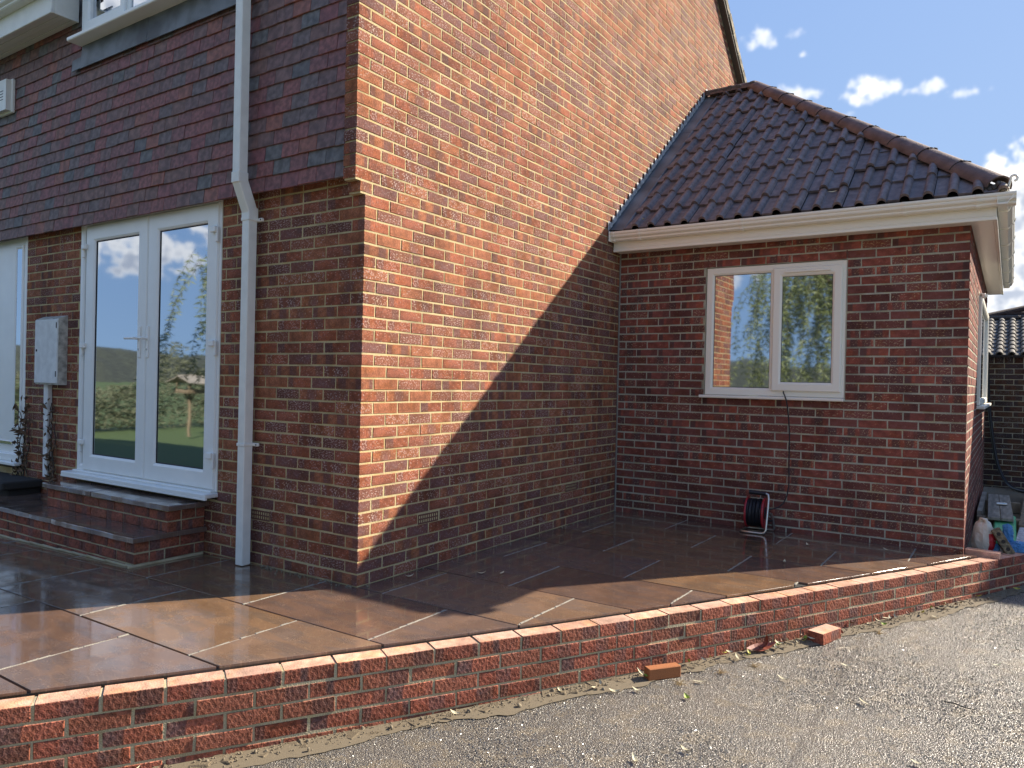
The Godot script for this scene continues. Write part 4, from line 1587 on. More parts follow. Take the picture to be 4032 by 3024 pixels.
func patio() -> void:
	rng.seed = 201
	var inner := PackedVector2Array()
	for i in 40:
		var w := wall_at(-4.4 + i * 0.27)
		var p: Vector3 = w[0] - w[2] * 0.118
		if p.z > EZ - 0.0 and p.x < 3.2:
			inner.append(Vector2(p.x, p.z))
	var poly := PackedVector2Array([Vector2(-6.4, 0.0), Vector2(0.0, 0.0), Vector2(0.0, EZ), Vector2(3.1, EZ)])
	for i in range(inner.size() - 1, -1, -1):
		poly.append(inner[i])
	poly.append(Vector2(-6.4, inner[0].y))
	# bedding: the same outline, a little below the slabs, falling with them on the left
	var bed := MB.new()
	var left := Geometry2D.intersect_polygons(poly, PackedVector2Array([Vector2(-7, -5), Vector2(-0.9, -5), Vector2(-0.9, 8), Vector2(-7, 8)]))
	var right := Geometry2D.intersect_polygons(poly, PackedVector2Array([Vector2(-0.9, -5), Vector2(5, -5), Vector2(5, 8), Vector2(-0.9, 8)]))
	for set_ in [left, right]:
		for q in set_:
			slab_mesh(bed, q, -0.013, 0.42, 0.0, Vector2.ZERO, 0.0)
	var pt := struct("patio", bed, M.bedding)
	var rows := [[-3.57, -3.01, 0.767], [-3.01, -2.43, 0.267], [-2.43, -1.86, 0.735], [-1.86, -1.24, 0.24], [-1.24, -0.62, 0.71], [-0.62, 0.0, 0.21], [0.0, 0.63, 0.71], [0.63, 1.262, 0.21], [1.262, 1.86, 0.69], [1.86, 2.47, 0.21], [2.47, 3.08, 0.69], [3.08, 3.7, 0.21], [3.7, 4.3, 0.69], [4.3, 4.9, 0.2]]
	var points := MB.new()
	for r in rows:
		var x: float = r[2] - 0.957 * 9
		while x < 3.4:
			var rect := PackedVector2Array([Vector2(x + 0.005, r[0] + 0.005), Vector2(x + 0.952, r[0] + 0.005), Vector2(x + 0.952, r[1] - 0.007), Vector2(x + 0.005, r[1] - 0.007)])
			for q in Geometry2D.intersect_polygons(rect, poly):
				var area := 0.0
				for i in q.size():
					area += q[i].cross(q[(i + 1) % q.size()])
				if absf(area) < 0.02:
					continue
				var mb := MB.new()
				slab_mesh(mb, q, rnd(-0.0012, 0.0012), 0.022, 0.0010, Vector2(rnd(0, 9), rnd(0, 9)), rnd(-0.12, 0.12))
				obj("paving_slab", mb, M["slab%d" % (rng.randi() % 4)], pt)
			# crumbly pale pointing in the joints that run away from the house
			var zz: float = r[0] + 0.01
			while zz < r[1] - 0.01:
				var l := rnd(0.015, 0.05)
				if Geometry2D.is_point_in_polygon(Vector2(x - 0.0025, zz), poly) and Geometry2D.is_point_in_polygon(Vector2(x - 0.0025, zz + l), poly):
					points.box(Vector3(x - 0.0025 + rnd(-0.0015, 0.0015), -0.0052 + rnd(-0.0025, 0.002) + fall(x), zz + l * 0.5), Vector3(0.0105 + rnd(0, 0.005), 0.012, l + 0.01), 0.003, Basis.from_euler(Vector3(0, rnd(-0.08, 0.08), rnd(-0.1, 0.1))))
				zz += l
			x += 0.957
	stuff(obj("joint_mortar", points, M.pointing, pt))


# slab with its outline in (x, z); uv from the plan, turned and shifted for each slab
func slab_mesh(mb: MB, q: PackedVector2Array, y: float, thick: float, ch: float, shift: Vector2, turn: float) -> void:
	var cen := Vector2.ZERO
	for p in q:
		cen += p / q.size()
	var ins := PackedVector2Array()
	if ch > 0.0:
		var off := Geometry2D.offset_polygon(q, -ch)
		ins = off[0] if off.size() and off[0].size() == q.size() else PackedVector2Array()
		if ins.is_empty():
			for p in q:
				ins.append(p.move_toward(cen, ch * 1.4))
		else:
			# line the inset up with the outline
			var best := 0
			for i in ins.size():
				if ins[i].distance_to(q[0]) < ins[best].distance_to(q[0]):
					best = i
			var al := PackedVector2Array()
			var cw := Geometry2D.is_polygon_clockwise(ins) == Geometry2D.is_polygon_clockwise(q)
			for i in ins.size():
				al.append(ins[posmod(best + (i if cw else -i), ins.size())])
			ins = al
	else:
		ins = q
	var P := func(p: Vector2, dy: float) -> Vector3: return Vector3(p.x, y + dy + fall(p.x), p.y)
	var T := func(p: Vector2) -> Vector2: return (p.rotated(turn) + shift) * 0.8
	var ix := Geometry2D.triangulate_polygon(ins)
	for i in range(0, ix.size(), 3):
		mb.tri(P.call(ins[ix[i]], 0.0), P.call(ins[ix[i + 1]], 0.0), P.call(ins[ix[i + 2]], 0.0), UP, T.call(ins[ix[i]]), T.call(ins[ix[i + 1]]), T.call(ins[ix[i + 2]]))
	for i in q.size():
		var j := (i + 1) % q.size()
		var o2 := ((q[i] + q[j]) * 0.5 - cen)
		var o := Vector3(o2.x, 0, o2.y)
		if ch > 0.0:
			mb.quad(P.call(ins[i], 0.0), P.call(ins[j], 0.0), P.call(q[j], -ch), P.call(q[i], -ch), o + UP * 0.3, T.call(ins[i]), T.call(ins[j]), T.call(q[j]), T.call(q[i]))
		mb.quad(P.call(q[i], -ch), P.call(q[j], -ch), P.call(q[j], -thick), P.call(q[i], -thick), o, T.call(q[i]), T.call(q[j]), T.call(q[j]), T.call(q[i]))


func garden_wall() -> void:
	rng.seed = 301
	var t := thing("garden_wall", "low wall of pitted red bricks edging the raised patio beside the drive", "wall")
	var core := MB.new()
	for i in 46:
		var a := wall_at(-3.4 + i * 0.25)
		var b := wall_at(-3.4 + (i + 1) * 0.25)
		for e in [[-0.0032, 1], [-0.096, -1]]:
			var p0: Vector3 = a[0] + a[2] * e[0]
			var p1: Vector3 = b[0] + b[2] * e[0]
			core.quad(p0 + UP * -0.48, p1 + UP * -0.48, p1 + UP * -0.0195, p0 + UP * -0.0195, a[2] * float(e[1]))
		core.quad(a[0] - a[2] * 0.0032 + UP * -0.0195, b[0] - b[2] * 0.0032 + UP * -0.0195, b[0] - b[2] * 0.096 + UP * -0.0195, a[0] - a[2] * 0.096 + UP * -0.0195, UP)
	obj("mortar_core", core, M.mortar_wall, t)
	var list := []
	for k in 6:
		var s := -3.4 + (0.116 if k % 2 else 0.0) + 0.04
		while s < 7.8:
			var w := wall_at(s + 0.111)
			var nrm: Vector3 = w[2]
			var tang: Vector3 = w[1]
			var c: Vector3 = w[0] + UP * (-0.0155 - 0.0325 - k * BED) + nrm * rnd(-0.003, 0.003)
			var l := 0.2235 + rnd(-0.003, 0.002)
			list.append({"c": c, "L": l, "H": 0.065, "D": 0.1025, "cell": tones[28 + (rng.randi() % 4 if k == 0 and rng.randf() < 0.7 else rng.randi() % 8)], "b": Basis(tang, UP, nrm), "s": shown(c, nrm, l * 0.065), "top": rng.randi_range(36, 39)})
			s += 0.2335
	set_bricks(list, t, "brick", 300, -1, "brick_pitted")


func steps() -> void:
	rng.seed = 401
	var t := thing("entrance_steps", "two wet stone-topped brick steps under the glazed double door", "steps")
	var core := MB.new()
	core.span(Vector3(-4.9, -0.2, 0.004), Vector3(-1.536, 0.148, 0.518))
	core.span(Vector3(-3.215, 0.10, 0.004), Vector3(-1.535, 0.338, 0.288))
	obj("mortar_core", core, M.mortar_wall, t)
	var list := []
	for lev in [[-4.9, -1.53, 0.524, 0, 0.0], [-3.22, -1.53, 0.294, 2, 0.18]]:
		var lo := func(k: int, y: float) -> float: return 0.0
		var W: float = lev[1] - lev[0]
		var hi := func(k: int, y: float) -> float: return W
		var parity: int = lev[3]
		var y0: float = lev[4]
		var qf := func(k: int) -> float: return 0.1025
		list.append_array(lay(Vector3(lev[0], 0, lev[2]), Vector3(1, 0, 0), Vector3(0, 0, 1), -2 if parity == 0 else 0, 2, y0, lo, hi, Vector2i(28, 35), true, [], {"header_parity": 1 if parity == 0 else 0, "quoin_fn": qf}))
		var d: float = lev[2] - 0.1125
		var hi2 := func(k: int, y: float) -> float: return d - 0.004
		list.append_array(lay(Vector3(-1.53, 0, d), Vector3(0, 0, -1), Vector3(1, 0, 0), -2 if parity == 0 else 0, 2, y0, lo, hi2, Vector2i(28, 35), false, [], {"header_parity": 0 if parity == 0 else 1}))
	set_bricks(list, t, "brick", 300, -1, "brick_pitted")
	# skirt of mortar where the lower step meets the falling patio
	var sk := MB.new()
	var x := -4.9
	while x < -1.56:
		var l := minf(rnd(0.15, 0.3), -1.525 - x)
		sk.box(Vector3(x + l * 0.5, fall(x) + 0.006, 0.53), Vector3(l + 0.01, 0.02, 0.016), 0.006, Basis.from_euler(Vector3(0.5, 0, 0)))
		x += l
	var z := 0.02
	while z < 0.5:
		var l := rnd(0.1, 0.2)
		sk.box(Vector3(-1.524, fall(-1.5) + 0.006, z + l * 0.5), Vector3(0.016, 0.02, l + 0.01), 0.006, Basis.from_euler(Vector3(0, 0, 0.5)))
		z += l
	obj("mortar_skirt", sk, M.mortar_wall, t)
	for r in [[-4.9, -2.60, 0.0, 0.552, 0.186], [-2.592, -1.50, 0.0, 0.555, 0.186], [-3.245, -2.50, 0.0, 0.325, 0.372], [-2.492, -1.475, 0.0, 0.322, 0.372]]:
		var mb := MB.new()
		var q := PackedVector2Array()
		# riven edge
		var n := 14
		for i in n + 1:
			q.append(Vector2(lerpf(r[0], r[1], float(i) / n), r[3] + (rnd(-0.005, 0.004) if i > 0 and i < n else -0.006)))
		for i in range(1, 4):
			q.append(Vector2(r[1] + rnd(-0.004, 0.003), lerpf(r[3] - 0.01, r[2] + 0.004, i / 3.0)))
		q.append(Vector2(r[0], r[2] + 0.004))
		slab_mesh(mb, q, r[4] - fall((r[0] + r[1]) * 0.5) * 1.0, 0.034, 0.005, Vector2(rnd(0, 9), rnd(0, 9)), 0.0)
		for i in mb.v.size():
			mb.v[i].y -= fall(mb.v[i].x) - fall((r[0] + r[1]) * 0.5)
		obj("step_slab", mb, M["slab1"], t)
	# the dark old step in front of the other door
	var o := thing("old_doorstep", "dark old doorstep under the white front door at the left edge", "doorstep", Vector3(-4.4, 0, 0.2))
	var mb := MB.new()
	mb.span(Vector3(-1.2, 0.24, -0.19), Vector3(0.5, 0.31, 0.14), 0.012)
	obj("tread", mb, M.bedding, o)
	var mb2 := MB.new()
	mb2.span(Vector3(-1.2, 0.1, -0.19), Vector3(0.46, 0.24, 0.08), 0.01)
	obj("riser", mb2, M.bedding, o)


# ---------------------------------------------------------------- ground
func drive_y(x: float, z: float) -> float:      # the drive rises gently along the low wall
	return -0.348 + 0.0135 * clampf((x - 0.469) * 0.482 - (z - 1.418) * 0.876, -3.0, 7.0)


func ground() -> void:
	var g := MB.new()
	g.quad(Vector3(-2000, -0.42, -2000), Vector3(2000, -0.42, -2000), Vector3(2000, -0.42, 2000), Vector3(-2000, -0.42, 2000), UP)
	struct("lawn", g, M.grass)
	var d := MB.new()
	var f := FastNoiseLite.new()
	f.seed = 3
	f.frequency = 0.9
	var Y := func(x: float, z: float) -> float: return drive_y(x, z) + 0.005 * f.get_noise_2d(x, z) + 0.002 * f.get_noise_2d(x * 4.0, z * 4.0)
	var st := 0.12
	for i in 60:
		for j in 84:
			var x := -0.6 + i * st
			var z := -5.4 + j * st
			var p := [Vector2(x, z), Vector2(x + st, z), Vector2(x + st, z + st), Vector2(x, z + st)]
			var v := []
			for q in p:
				v.append(Vector3(q.x, Y.call(q.x, q.y), q.y))
			d.smooth(v[0], v[1], v[2], UP, UP, UP)
			d.smooth(v[0], v[2], v[3], UP, UP, UP)
	d.quad(Vector3(-2.5, -0.395, -9.2), Vector3(14, -0.395, -9.2), Vector3(14, -0.395, 9), Vector3(-2.5, -0.395, 9), UP)
	var drive := struct("driveway", d, M.drive)
	# chippings standing out of the wet surface
	var chip := MB.new()
	var cp := [Vector3(1, 0, 0), Vector3(-0.9, 0.1, 0.2), Vector3(0.1, 0.75, 0), Vector3(0, -0.6, 0.1), Vector3(0.1, 0.1, 1.0), Vector3(-0.1, 0, -1.1)]
	for i in [0, 1]:
		for j in [2, 3]:
			for k in [4, 5]:
				chip.tri(cp[i], cp[j], cp[k], cp[i] + cp[j] + cp[k])
	var cm := chip.mesh(M.chipping)
	rng.seed = 701
	var at := []
	var tint := []
	var inv := cam_basis.inverse()
	while at.size() < 90000:
		var dist := 1.2 + 5.6 * pow(rng.randf(), 1.25)
		var a := rnd(-0.75, 0.75) + 0.5862
		var p := CAM + Vector3(-sin(a), 0, -cos(a)) * dist
		var sw := (p.x - 0.469) * 0.876 + (p.z - 1.418) * 0.482
		if sw < 0.07 + 0.05 * rng.randf() or p.z < -5.0:
			continue
		var q := rnd(0.0021, 0.0047)
		p.y = drive_y(p.x, p.z) + q * rnd(-0.1, 0.25)
		at.append(Transform3D(Basis.from_euler(Vector3(rnd(-3, 3), rnd(-3, 3), rnd(-3, 3))).scaled(Vector3.ONE * q), p))
		var v := rnd(0.07, 0.17) if rng.randf() < 0.55 else rnd(0.20, 0.40)
		v *= 1.0
		tint.append(Color(v, v * 0.92, v * rnd(0.70, 0.88)))
	var mm := MultiMesh.new()
	mm.transform_format = MultiMesh.TRANSFORM_3D
	mm.use_colors = true
	mm.mesh = cm
	mm.instance_count = at.size()
	for i in at.size():
		mm.set_instance_transform(i, at[i])
		mm.set_instance_color(i, tint[i])
	var mi := MultiMeshInstance3D.new()
	mi.name = "chippings"
	mi.multimesh = mm
	drive.add_child(mi)
	stuff(mi)
	# sandy wash along the foot of the low wall
	var wash := MB.new()
	var wf := FastNoiseLite.new()
	wf.seed = 6
	wf.frequency = 1.6
	var W2 := func(s: float, e: float) -> Vector3:
		var w := wall_at(s)
		var p: Vector3 = w[0] + w[2] * e
		return Vector3(p.x, drive_y(p.x, p.z) + (0.008 if e < 0.035 else 0.0055 if e < 0.06 else 0.0045), p.z)
	for k in 260:
		var s := -3.0 + k * 0.036
		var e0 := 0.085 + 0.08 * wf.get_noise_1d(s) + 0.03 * wf.get_noise_1d(s * 5.0)
		var e1 := 0.085 + 0.08 * wf.get_noise_1d(s + 0.036) + 0.03 * wf.get_noise_1d((s + 0.036) * 5.0)
		var ra := [0.0, 0.03, e0 + 0.0001, e0 + 0.03]
		var rb := [0.0, 0.03, e1 + 0.0001, e1 + 0.03]
		for i in 3:
			wash.quad(W2.call(s, ra[i]), W2.call(s + 0.036, rb[i]), W2.call(s + 0.036, rb[i + 1]), W2.call(s, ra[i + 1]), UP)
	struct("sandy_strip", wash, M.sand)
	# soil beside the extension, level with the top of the low wall
	var poly := PackedVector2Array([Vector2(3.0, -9.2), Vector2(3.0, EZ - 0.0)])
	for i in 9:
		var w := wall_at(5.65 + i * 0.25)
		var p: Vector3 = w[0] - w[2] * 0.1
		poly.append(Vector2(p.x, p.z))
	poly.append(Vector2(4.3, -9.2))
	var so := MB.new()
	so.prism(poly, Transform3D(Basis(Vector3(1, 0, 0), Vector3(0, 0, 1), Vector3(0, -1, 0)), Vector3(0, -0.4, 0)), 0.345)
	struct("side_path", so, M.soil)
	# far wooded hills
	var hl := MB.new()
	var hf := FastNoiseLite.new()
	hf.seed = 8
	hf.frequency = 1.0
	var n := 420
	var rad := [150.0, 190.0, 215.0, 240.0, 265.0, 290.0]
	var H := func(k: int, r: int) -> float:
		var az := TAU * k / n
		var e := lerpf(0.30, 1.0, smoothstep(-0.2, 0.9, sin(az))) * 0.62 + 0.4 * hf.get_noise_2d(cos(az) * 1.6, sin(az) * 1.6)
		var t := float(r) / 5.0
		return -1.0 + (sin(t * PI * 0.55) * 17.0 * e) + (2.2 * hf.get_noise_2d(k * 0.5, r * 2.1) if r > 0 else 0.0)
	for k in n:
		for r in rad.size() - 1:
			var p := []
			for q in [[k, r], [k + 1, r], [k + 1, r + 1], [k, r + 1]]:
				var az: float = TAU * (q[0] % n) / n
				p.append(Vector3(cos(az) * rad[q[1]], H.call(q[0] % n, q[1]), sin(az) * rad[q[1]]))
			hl.quad(p[0], p[1], p[2], p[3], UP)
	struct("hills", hl, M.hill)


# ---------------------------------------------------------------- loose things
func cable_reel() -> void:
	var t := thing("cable_reel", "red cable reel wound with black flex, standing on the wet patio", "cable reel", Vector3(1.45, 0.0, -3.40))
	t.rotation.y = 0.06
	var ax := Basis(Vector3(0, 0, 1), Vector3(0, 1, 0), Vector3(-1, 0, 0))
	var cy := 0.172
	for s in [-1.0, 1.0]:
		var fl := MB.new()
		var xf := Transform3D(Basis(Vector3(0, 0, -1), Vector3(0, 1, 0), Vector3(1, 0, 0)), Vector3(s * 0.072, cy, 0))
		fl.lathe(PackedVector2Array([Vector2(0.0, 0.006), Vector2(0.05, 0.006), Vector2(0.062, 0.002), Vector2(0.115, 0.002), Vector2(0.122, 0.008), Vector2(0.133, 0.008), Vector2(0.136, 0.0), Vector2(0.133, -0.007), Vector2(0.122, -0.007), Vector2(0.0, -0.004)]), xf, 36)
		var f := obj("flange", fl, M.reel_red, t)
		if s > 0.0:
			var lb := MB.new()
			lb.lathe(PackedVector2Array([Vector2(0.0, 0.010), Vector2(0.054, 0.010), Vector2(0.056, 0.006)]), xf, 24)
			obj("hub_plate", lb, M.reel_label, f)
			for k in 3:
				var sk := MB.new()
				var a := TAU * k / 3.0 + 0.4
				sk.lathe(PackedVector2Array([Vector2(0.0, 0.013), Vector2(0.013, 0.013), Vector2(0.014, 0.010)]), Transform3D(xf.basis, xf.origin + Vector3(0, sin(a) * 0.03, cos(a) * 0.03)), 10)
				obj("socket", sk, M.rubber, f)
	var dr := MB.new()
	var prof := PackedVector2Array()
	for k in 34:
		prof.append(Vector2(0.112 + 0.004 * absf(sin(k * PI / 2.0)) + rnd(-0.003, 0.003), lerpf(0.066, -0.066, k / 33.0)))
	dr.lathe(prof, Transform3D(Basis(Vector3(0, 0, -1), Vector3(0, 1, 0), Vector3(1, 0, 0)), Vector3(0, cy, 0)), 30)
	rng.seed = 15
	for k in 22:
		var pts := []
		var x0 := rnd(-0.06, 0.06)
		var x1 := clampf(x0 + rnd(-0.03, 0.03), -0.062, 0.062)
		for q in 17:
			var a := TAU * q / 16.0 + k
			var r := 0.1165 + 0.004 * sin(k * 2.0)
			pts.append(Vector3(lerpf(x0, x1, 0.5 + 0.5 * sin(TAU * q / 16.0)), cy + r * sin(a), r * cos(a)))
		dr.tube(pts, 0.0045, 6)
	obj("wound_flex", dr, M.rubber, t)
	var fr := MB.new()
	fr.tube([Vector3(-0.105, 0.012, 0.02), Vector3(-0.112, 0.012, 0.075), Vector3(-0.095, 0.012, 0.10), Vector3(-0.02, 0.012, 0.105), Vector3(0.065, 0.012, 0.108), Vector3(0.092, 0.02, 0.107), Vector3(0.104, 0.045, 0.103), Vector3(0.106, 0.12, 0.085), Vector3(0.108, 0.24, 0.05), Vector3(0.108, 0.31, 0.03), Vector3(0.102, 0.338, 0.022), Vector3(0.085, 0.345, 0.02), Vector3(-0.03, 0.349, 0.02)], 0.0105, 10)
	fr.tube([Vector3(0.106, 0.175, 0.0), Vector3(0.122, 0.165, -0.035), Vector3(0.128, 0.11, -0.08), Vector3(0.130, 0.03, -0.115), Vector3(0.122, 0.012, -0.125), Vector3(0.05, 0.012, -0.128), Vector3(-0.08, 0.012, -0.125), Vector3(-0.105, 0.012, -0.08), Vector3(-0.105, 0.012, 0.02)], 0.0105, 10)
	obj("steel_frame", fr, M.steel, t)
	var gp := MB.new()
	gp.tube([Vector3(0.083, 0.345, 0.02), Vector3(0.075, 0.345, 0.02), Vector3(-0.055, 0.35, 0.02), Vector3(-0.06, 0.35, 0.02)], 0.0185, 12)
	obj("grip", gp, M.rubber, t)
	var kn := MB.new()
	kn.tube([Vector3(-0.078, 0.262, -0.02), Vector3(-0.115, 0.262, -0.02)], 0.012, 10)
	kn.tube([Vector3(0.08, 0.10, -0.06), Vector3(0.125, 0.10, -0.065)], 0.008, 8)
	obj("knob", kn, M.rubber, t)
	# flex rising to the window
	var cb := MB.new()
	var raw := [Vector3(1.53, 0.20, -3.44), Vector3(1.57, 0.205, -3.47), Vector3(1.615, 0.222, -3.49), Vector3(1.655, 0.262, -3.50), Vector3(1.682, 0.33, -3.51), Vector3(1.695, 0.44, -3.515), Vector3(1.69, 0.557, -3.52), Vector3(1.688, 0.70, -3.525), Vector3(1.69, 0.84, -3.52), Vector3(1.683, 0.978, -3.51), Vector3(1.675, 1.08, -3.495), Vector3(1.665, 1.16, -3.482), Vector3(1.648, 1.205, -3.488), Vector3(1.628, 1.228, -3.52), Vector3(1.62, 1.24, -3.555)]
	var c := Curve3D.new()
	for i in raw.size():
		var tn: Vector3 = (raw[mini(i + 1, raw.size() - 1)] - raw[maxi(i - 1, 0)]) / 6.0
		c.add_point(raw[i], -tn, tn)
	var pts2 := []
	var L := c.get_baked_length()
	for i in 61:
		pts2.append(t.transform.affine_inverse() * c.sample_baked(L * i / 60.0))
	cb.tube(pts2, 0.0055, 7)
	obj("trailing_flex", cb, M.rubber, t)


func leaf_mesh(l: float, w: float, m: Material, curl: float) -> ArrayMesh:
	var mb := MB.new()
	var n := 6
	for i in n:
		var a := float(i) / n
		var b := float(i + 1) / n
		var wa := w * pow(sin(PI * clampf(a, 0.02, 0.98)), 0.8)
		var wb := w * pow(sin(PI * clampf(b, 0.02, 0.98)), 0.8)
		var ya := curl * l * (a - 0.5) * (a - 0.5) * 2.0 + 0.004
		var yb := curl * l * (b - 0.5) * (b - 0.5) * 2.0 + 0.004
		var xa := l * (a - 0.5)
		var xb := l * (b - 0.5)
		for s in [-1.0, 1.0]:
			mb.quad(Vector3(xa, ya, 0), Vector3(xb, yb, 0), Vector3(xb, yb + wb * 0.45, s * wb), Vector3(xa, ya + wa * 0.45, s * wa), UP)
	return mb.mesh(m)


func leaves() -> void:
	rng.seed = 501
	var kinds := {"pale": [leaf_mesh(0.075, 0.009, M.leaf_pale, 0.25), leaf_mesh(0.06, 0.010, M.leaf_pale, 0.5)], "yellow": [leaf_mesh(0.06, 0.010, M.leaf_yellow, 0.4)], "lime": [leaf_mesh(0.05, 0.013, M.leaf_lime, 0.6)], "brown": [leaf_mesh(0.055, 0.012, M.leaf_brown, 0.7)]}
	var on_drive := [[1.407, -0.292, 1], [1.625, -0.231, 0], [1.717, -0.308, 0], [1.945, -0.6, 1], [1.96, -0.371, 2], [2.71, -0.826, 1], [3.259, -1.803, 0], [2.89, -2.6, 1], [1.386, -0.082, 0], [2.15, 0.15, 1], [2.55, -1.3, 0], [2.3, -0.9, 1], [3.0, -0.3, 0], [2.0, 0.35, 1]]
	for q in on_drive:
		var kd := "lime" if q[2] == 2 else "pale"
		var o := put("fallen_leaf", kinds[kd][rng.randi() % kinds[kd].size()], Transform3D(Basis.from_euler(Vector3(rnd(-0.2, 0.2), rnd(-0.9, 0.5), rnd(-0.15, 0.15))), Vector3(q[0], drive_y(q[0], q[1]) + 0.006, q[1])))
		if kd == "lime":
			tag(o, "small lime green leaf lying by itself on the grey drive", "leaf")
		else:
			tag(o, "narrow pale willow leaf lying flat on the grey drive", "leaf", "pale leaves on the drive")
	for q in [[-0.283 + 0.7, -0.72], [1.953, -3.081], [1.718, -3.228], [0.519, -0.804], [0.1, -0.37], [1.95, -2.35], [2.5, -3.3]]:
		var o := put("fallen_leaf", kinds.pale[rng.randi() % 2], Transform3D(Basis.from_euler(Vector3(0, rnd(-1.5, 1.5), rnd(-0.1, 0.1))), Vector3(q[0], 0.003, q[1])))
		tag(o, "narrow pale willow leaf stuck to the wet brown patio", "leaf", "pale leaves on the patio")
	# leaves gathered along the foot of the low wall
	for k in 70:
		var s: float = 1.9 + pow(rng.randf(), 0.9) * 3.4 if k < 48 else rnd(-1.2, 6.0)
		var w := wall_at(s)
		var p: Vector3 = w[0] + w[2] * rnd(0.015, 0.10)
		var kd: String = ["pale", "pale", "pale", "pale", "brown", "yellow", "lime", "brown"][rng.randi() % 8]
		var o := put("fallen_leaf", kinds[kd][rng.randi() % kinds[kd].size()], Transform3D(Basis.from_euler(Vector3(rnd(-0.7, 0.7), rnd(-3, 3), rnd(-0.5, 0.5))).scaled(Vector3.ONE * rnd(0.6, 1.0)), p + UP * (drive_y(p.x, p.z) + 0.013 + rnd(0, 0.018))))
		var what: String = {"pale": "pale straw coloured", "brown": "dry brown", "yellow": "mustard yellow", "lime": "bright lime green"}[kd]
		tag(o, "%s leaf among the litter at the foot of the low brick wall" % what, "leaf", "%s leaves along the low wall" % what)
	# the big rust red leaf with one lobe standing up
	var big := thing("dried_leaf", "big rust red dead leaf with an upright tip against the low wall", "leaf", Vector3(2.08, drive_y(2.08, -1.26) + 0.01, -1.26))
	var lb := MB.new()
	var src := leaf_mesh(0.20, 0.030, M.leaf_rust, 0.25)
	put("blade", src, Transform3D(Basis.from_euler(Vector3(0.5, 0.95, 0.1)), Vector3(0, 0.01, 0)), big)
	put("curled_tip", leaf_mesh(0.10, 0.018, M.leaf_rust, 0.5), Transform3D(Basis.from_euler(Vector3(0.3, 0.9, 1.35)), Vector3(0.035, 0.05, -0.03)), big)
	# roof debris
	for q in [[0.30, 0.12, "yellow"], [0.42, 0.05, "pale"], [1.25, 1.6, "pale"], [1.5, 1.05, "pale"], [0.95, 1.15, "brown"], [2.0, 0.25, "pale"]]:
		var a := 0.819
		var up := Vector3(0, a, -1).normalized()
		var nn := Vector3(0, 1, a).normalized()
		var o := put("fallen_leaf", kinds[q[2]][0], Transform3D(Basis(Vector3(1, 0, 0), nn, Vector3(1, 0, 0).cross(nn)) * Basis.from_euler(Vector3(0, rnd(-1, 1), 0)), Vector3(q[0], 2.755, -3.335) + up * q[1] + nn * 0.034))
		tag(o, "%s leaf lying on the brown tiles of the extension roof" % {"yellow": "yellow", "pale": "pale", "brown": "dark brown"}[q[2]], "leaf", "%s leaves on the roof" % q[2])


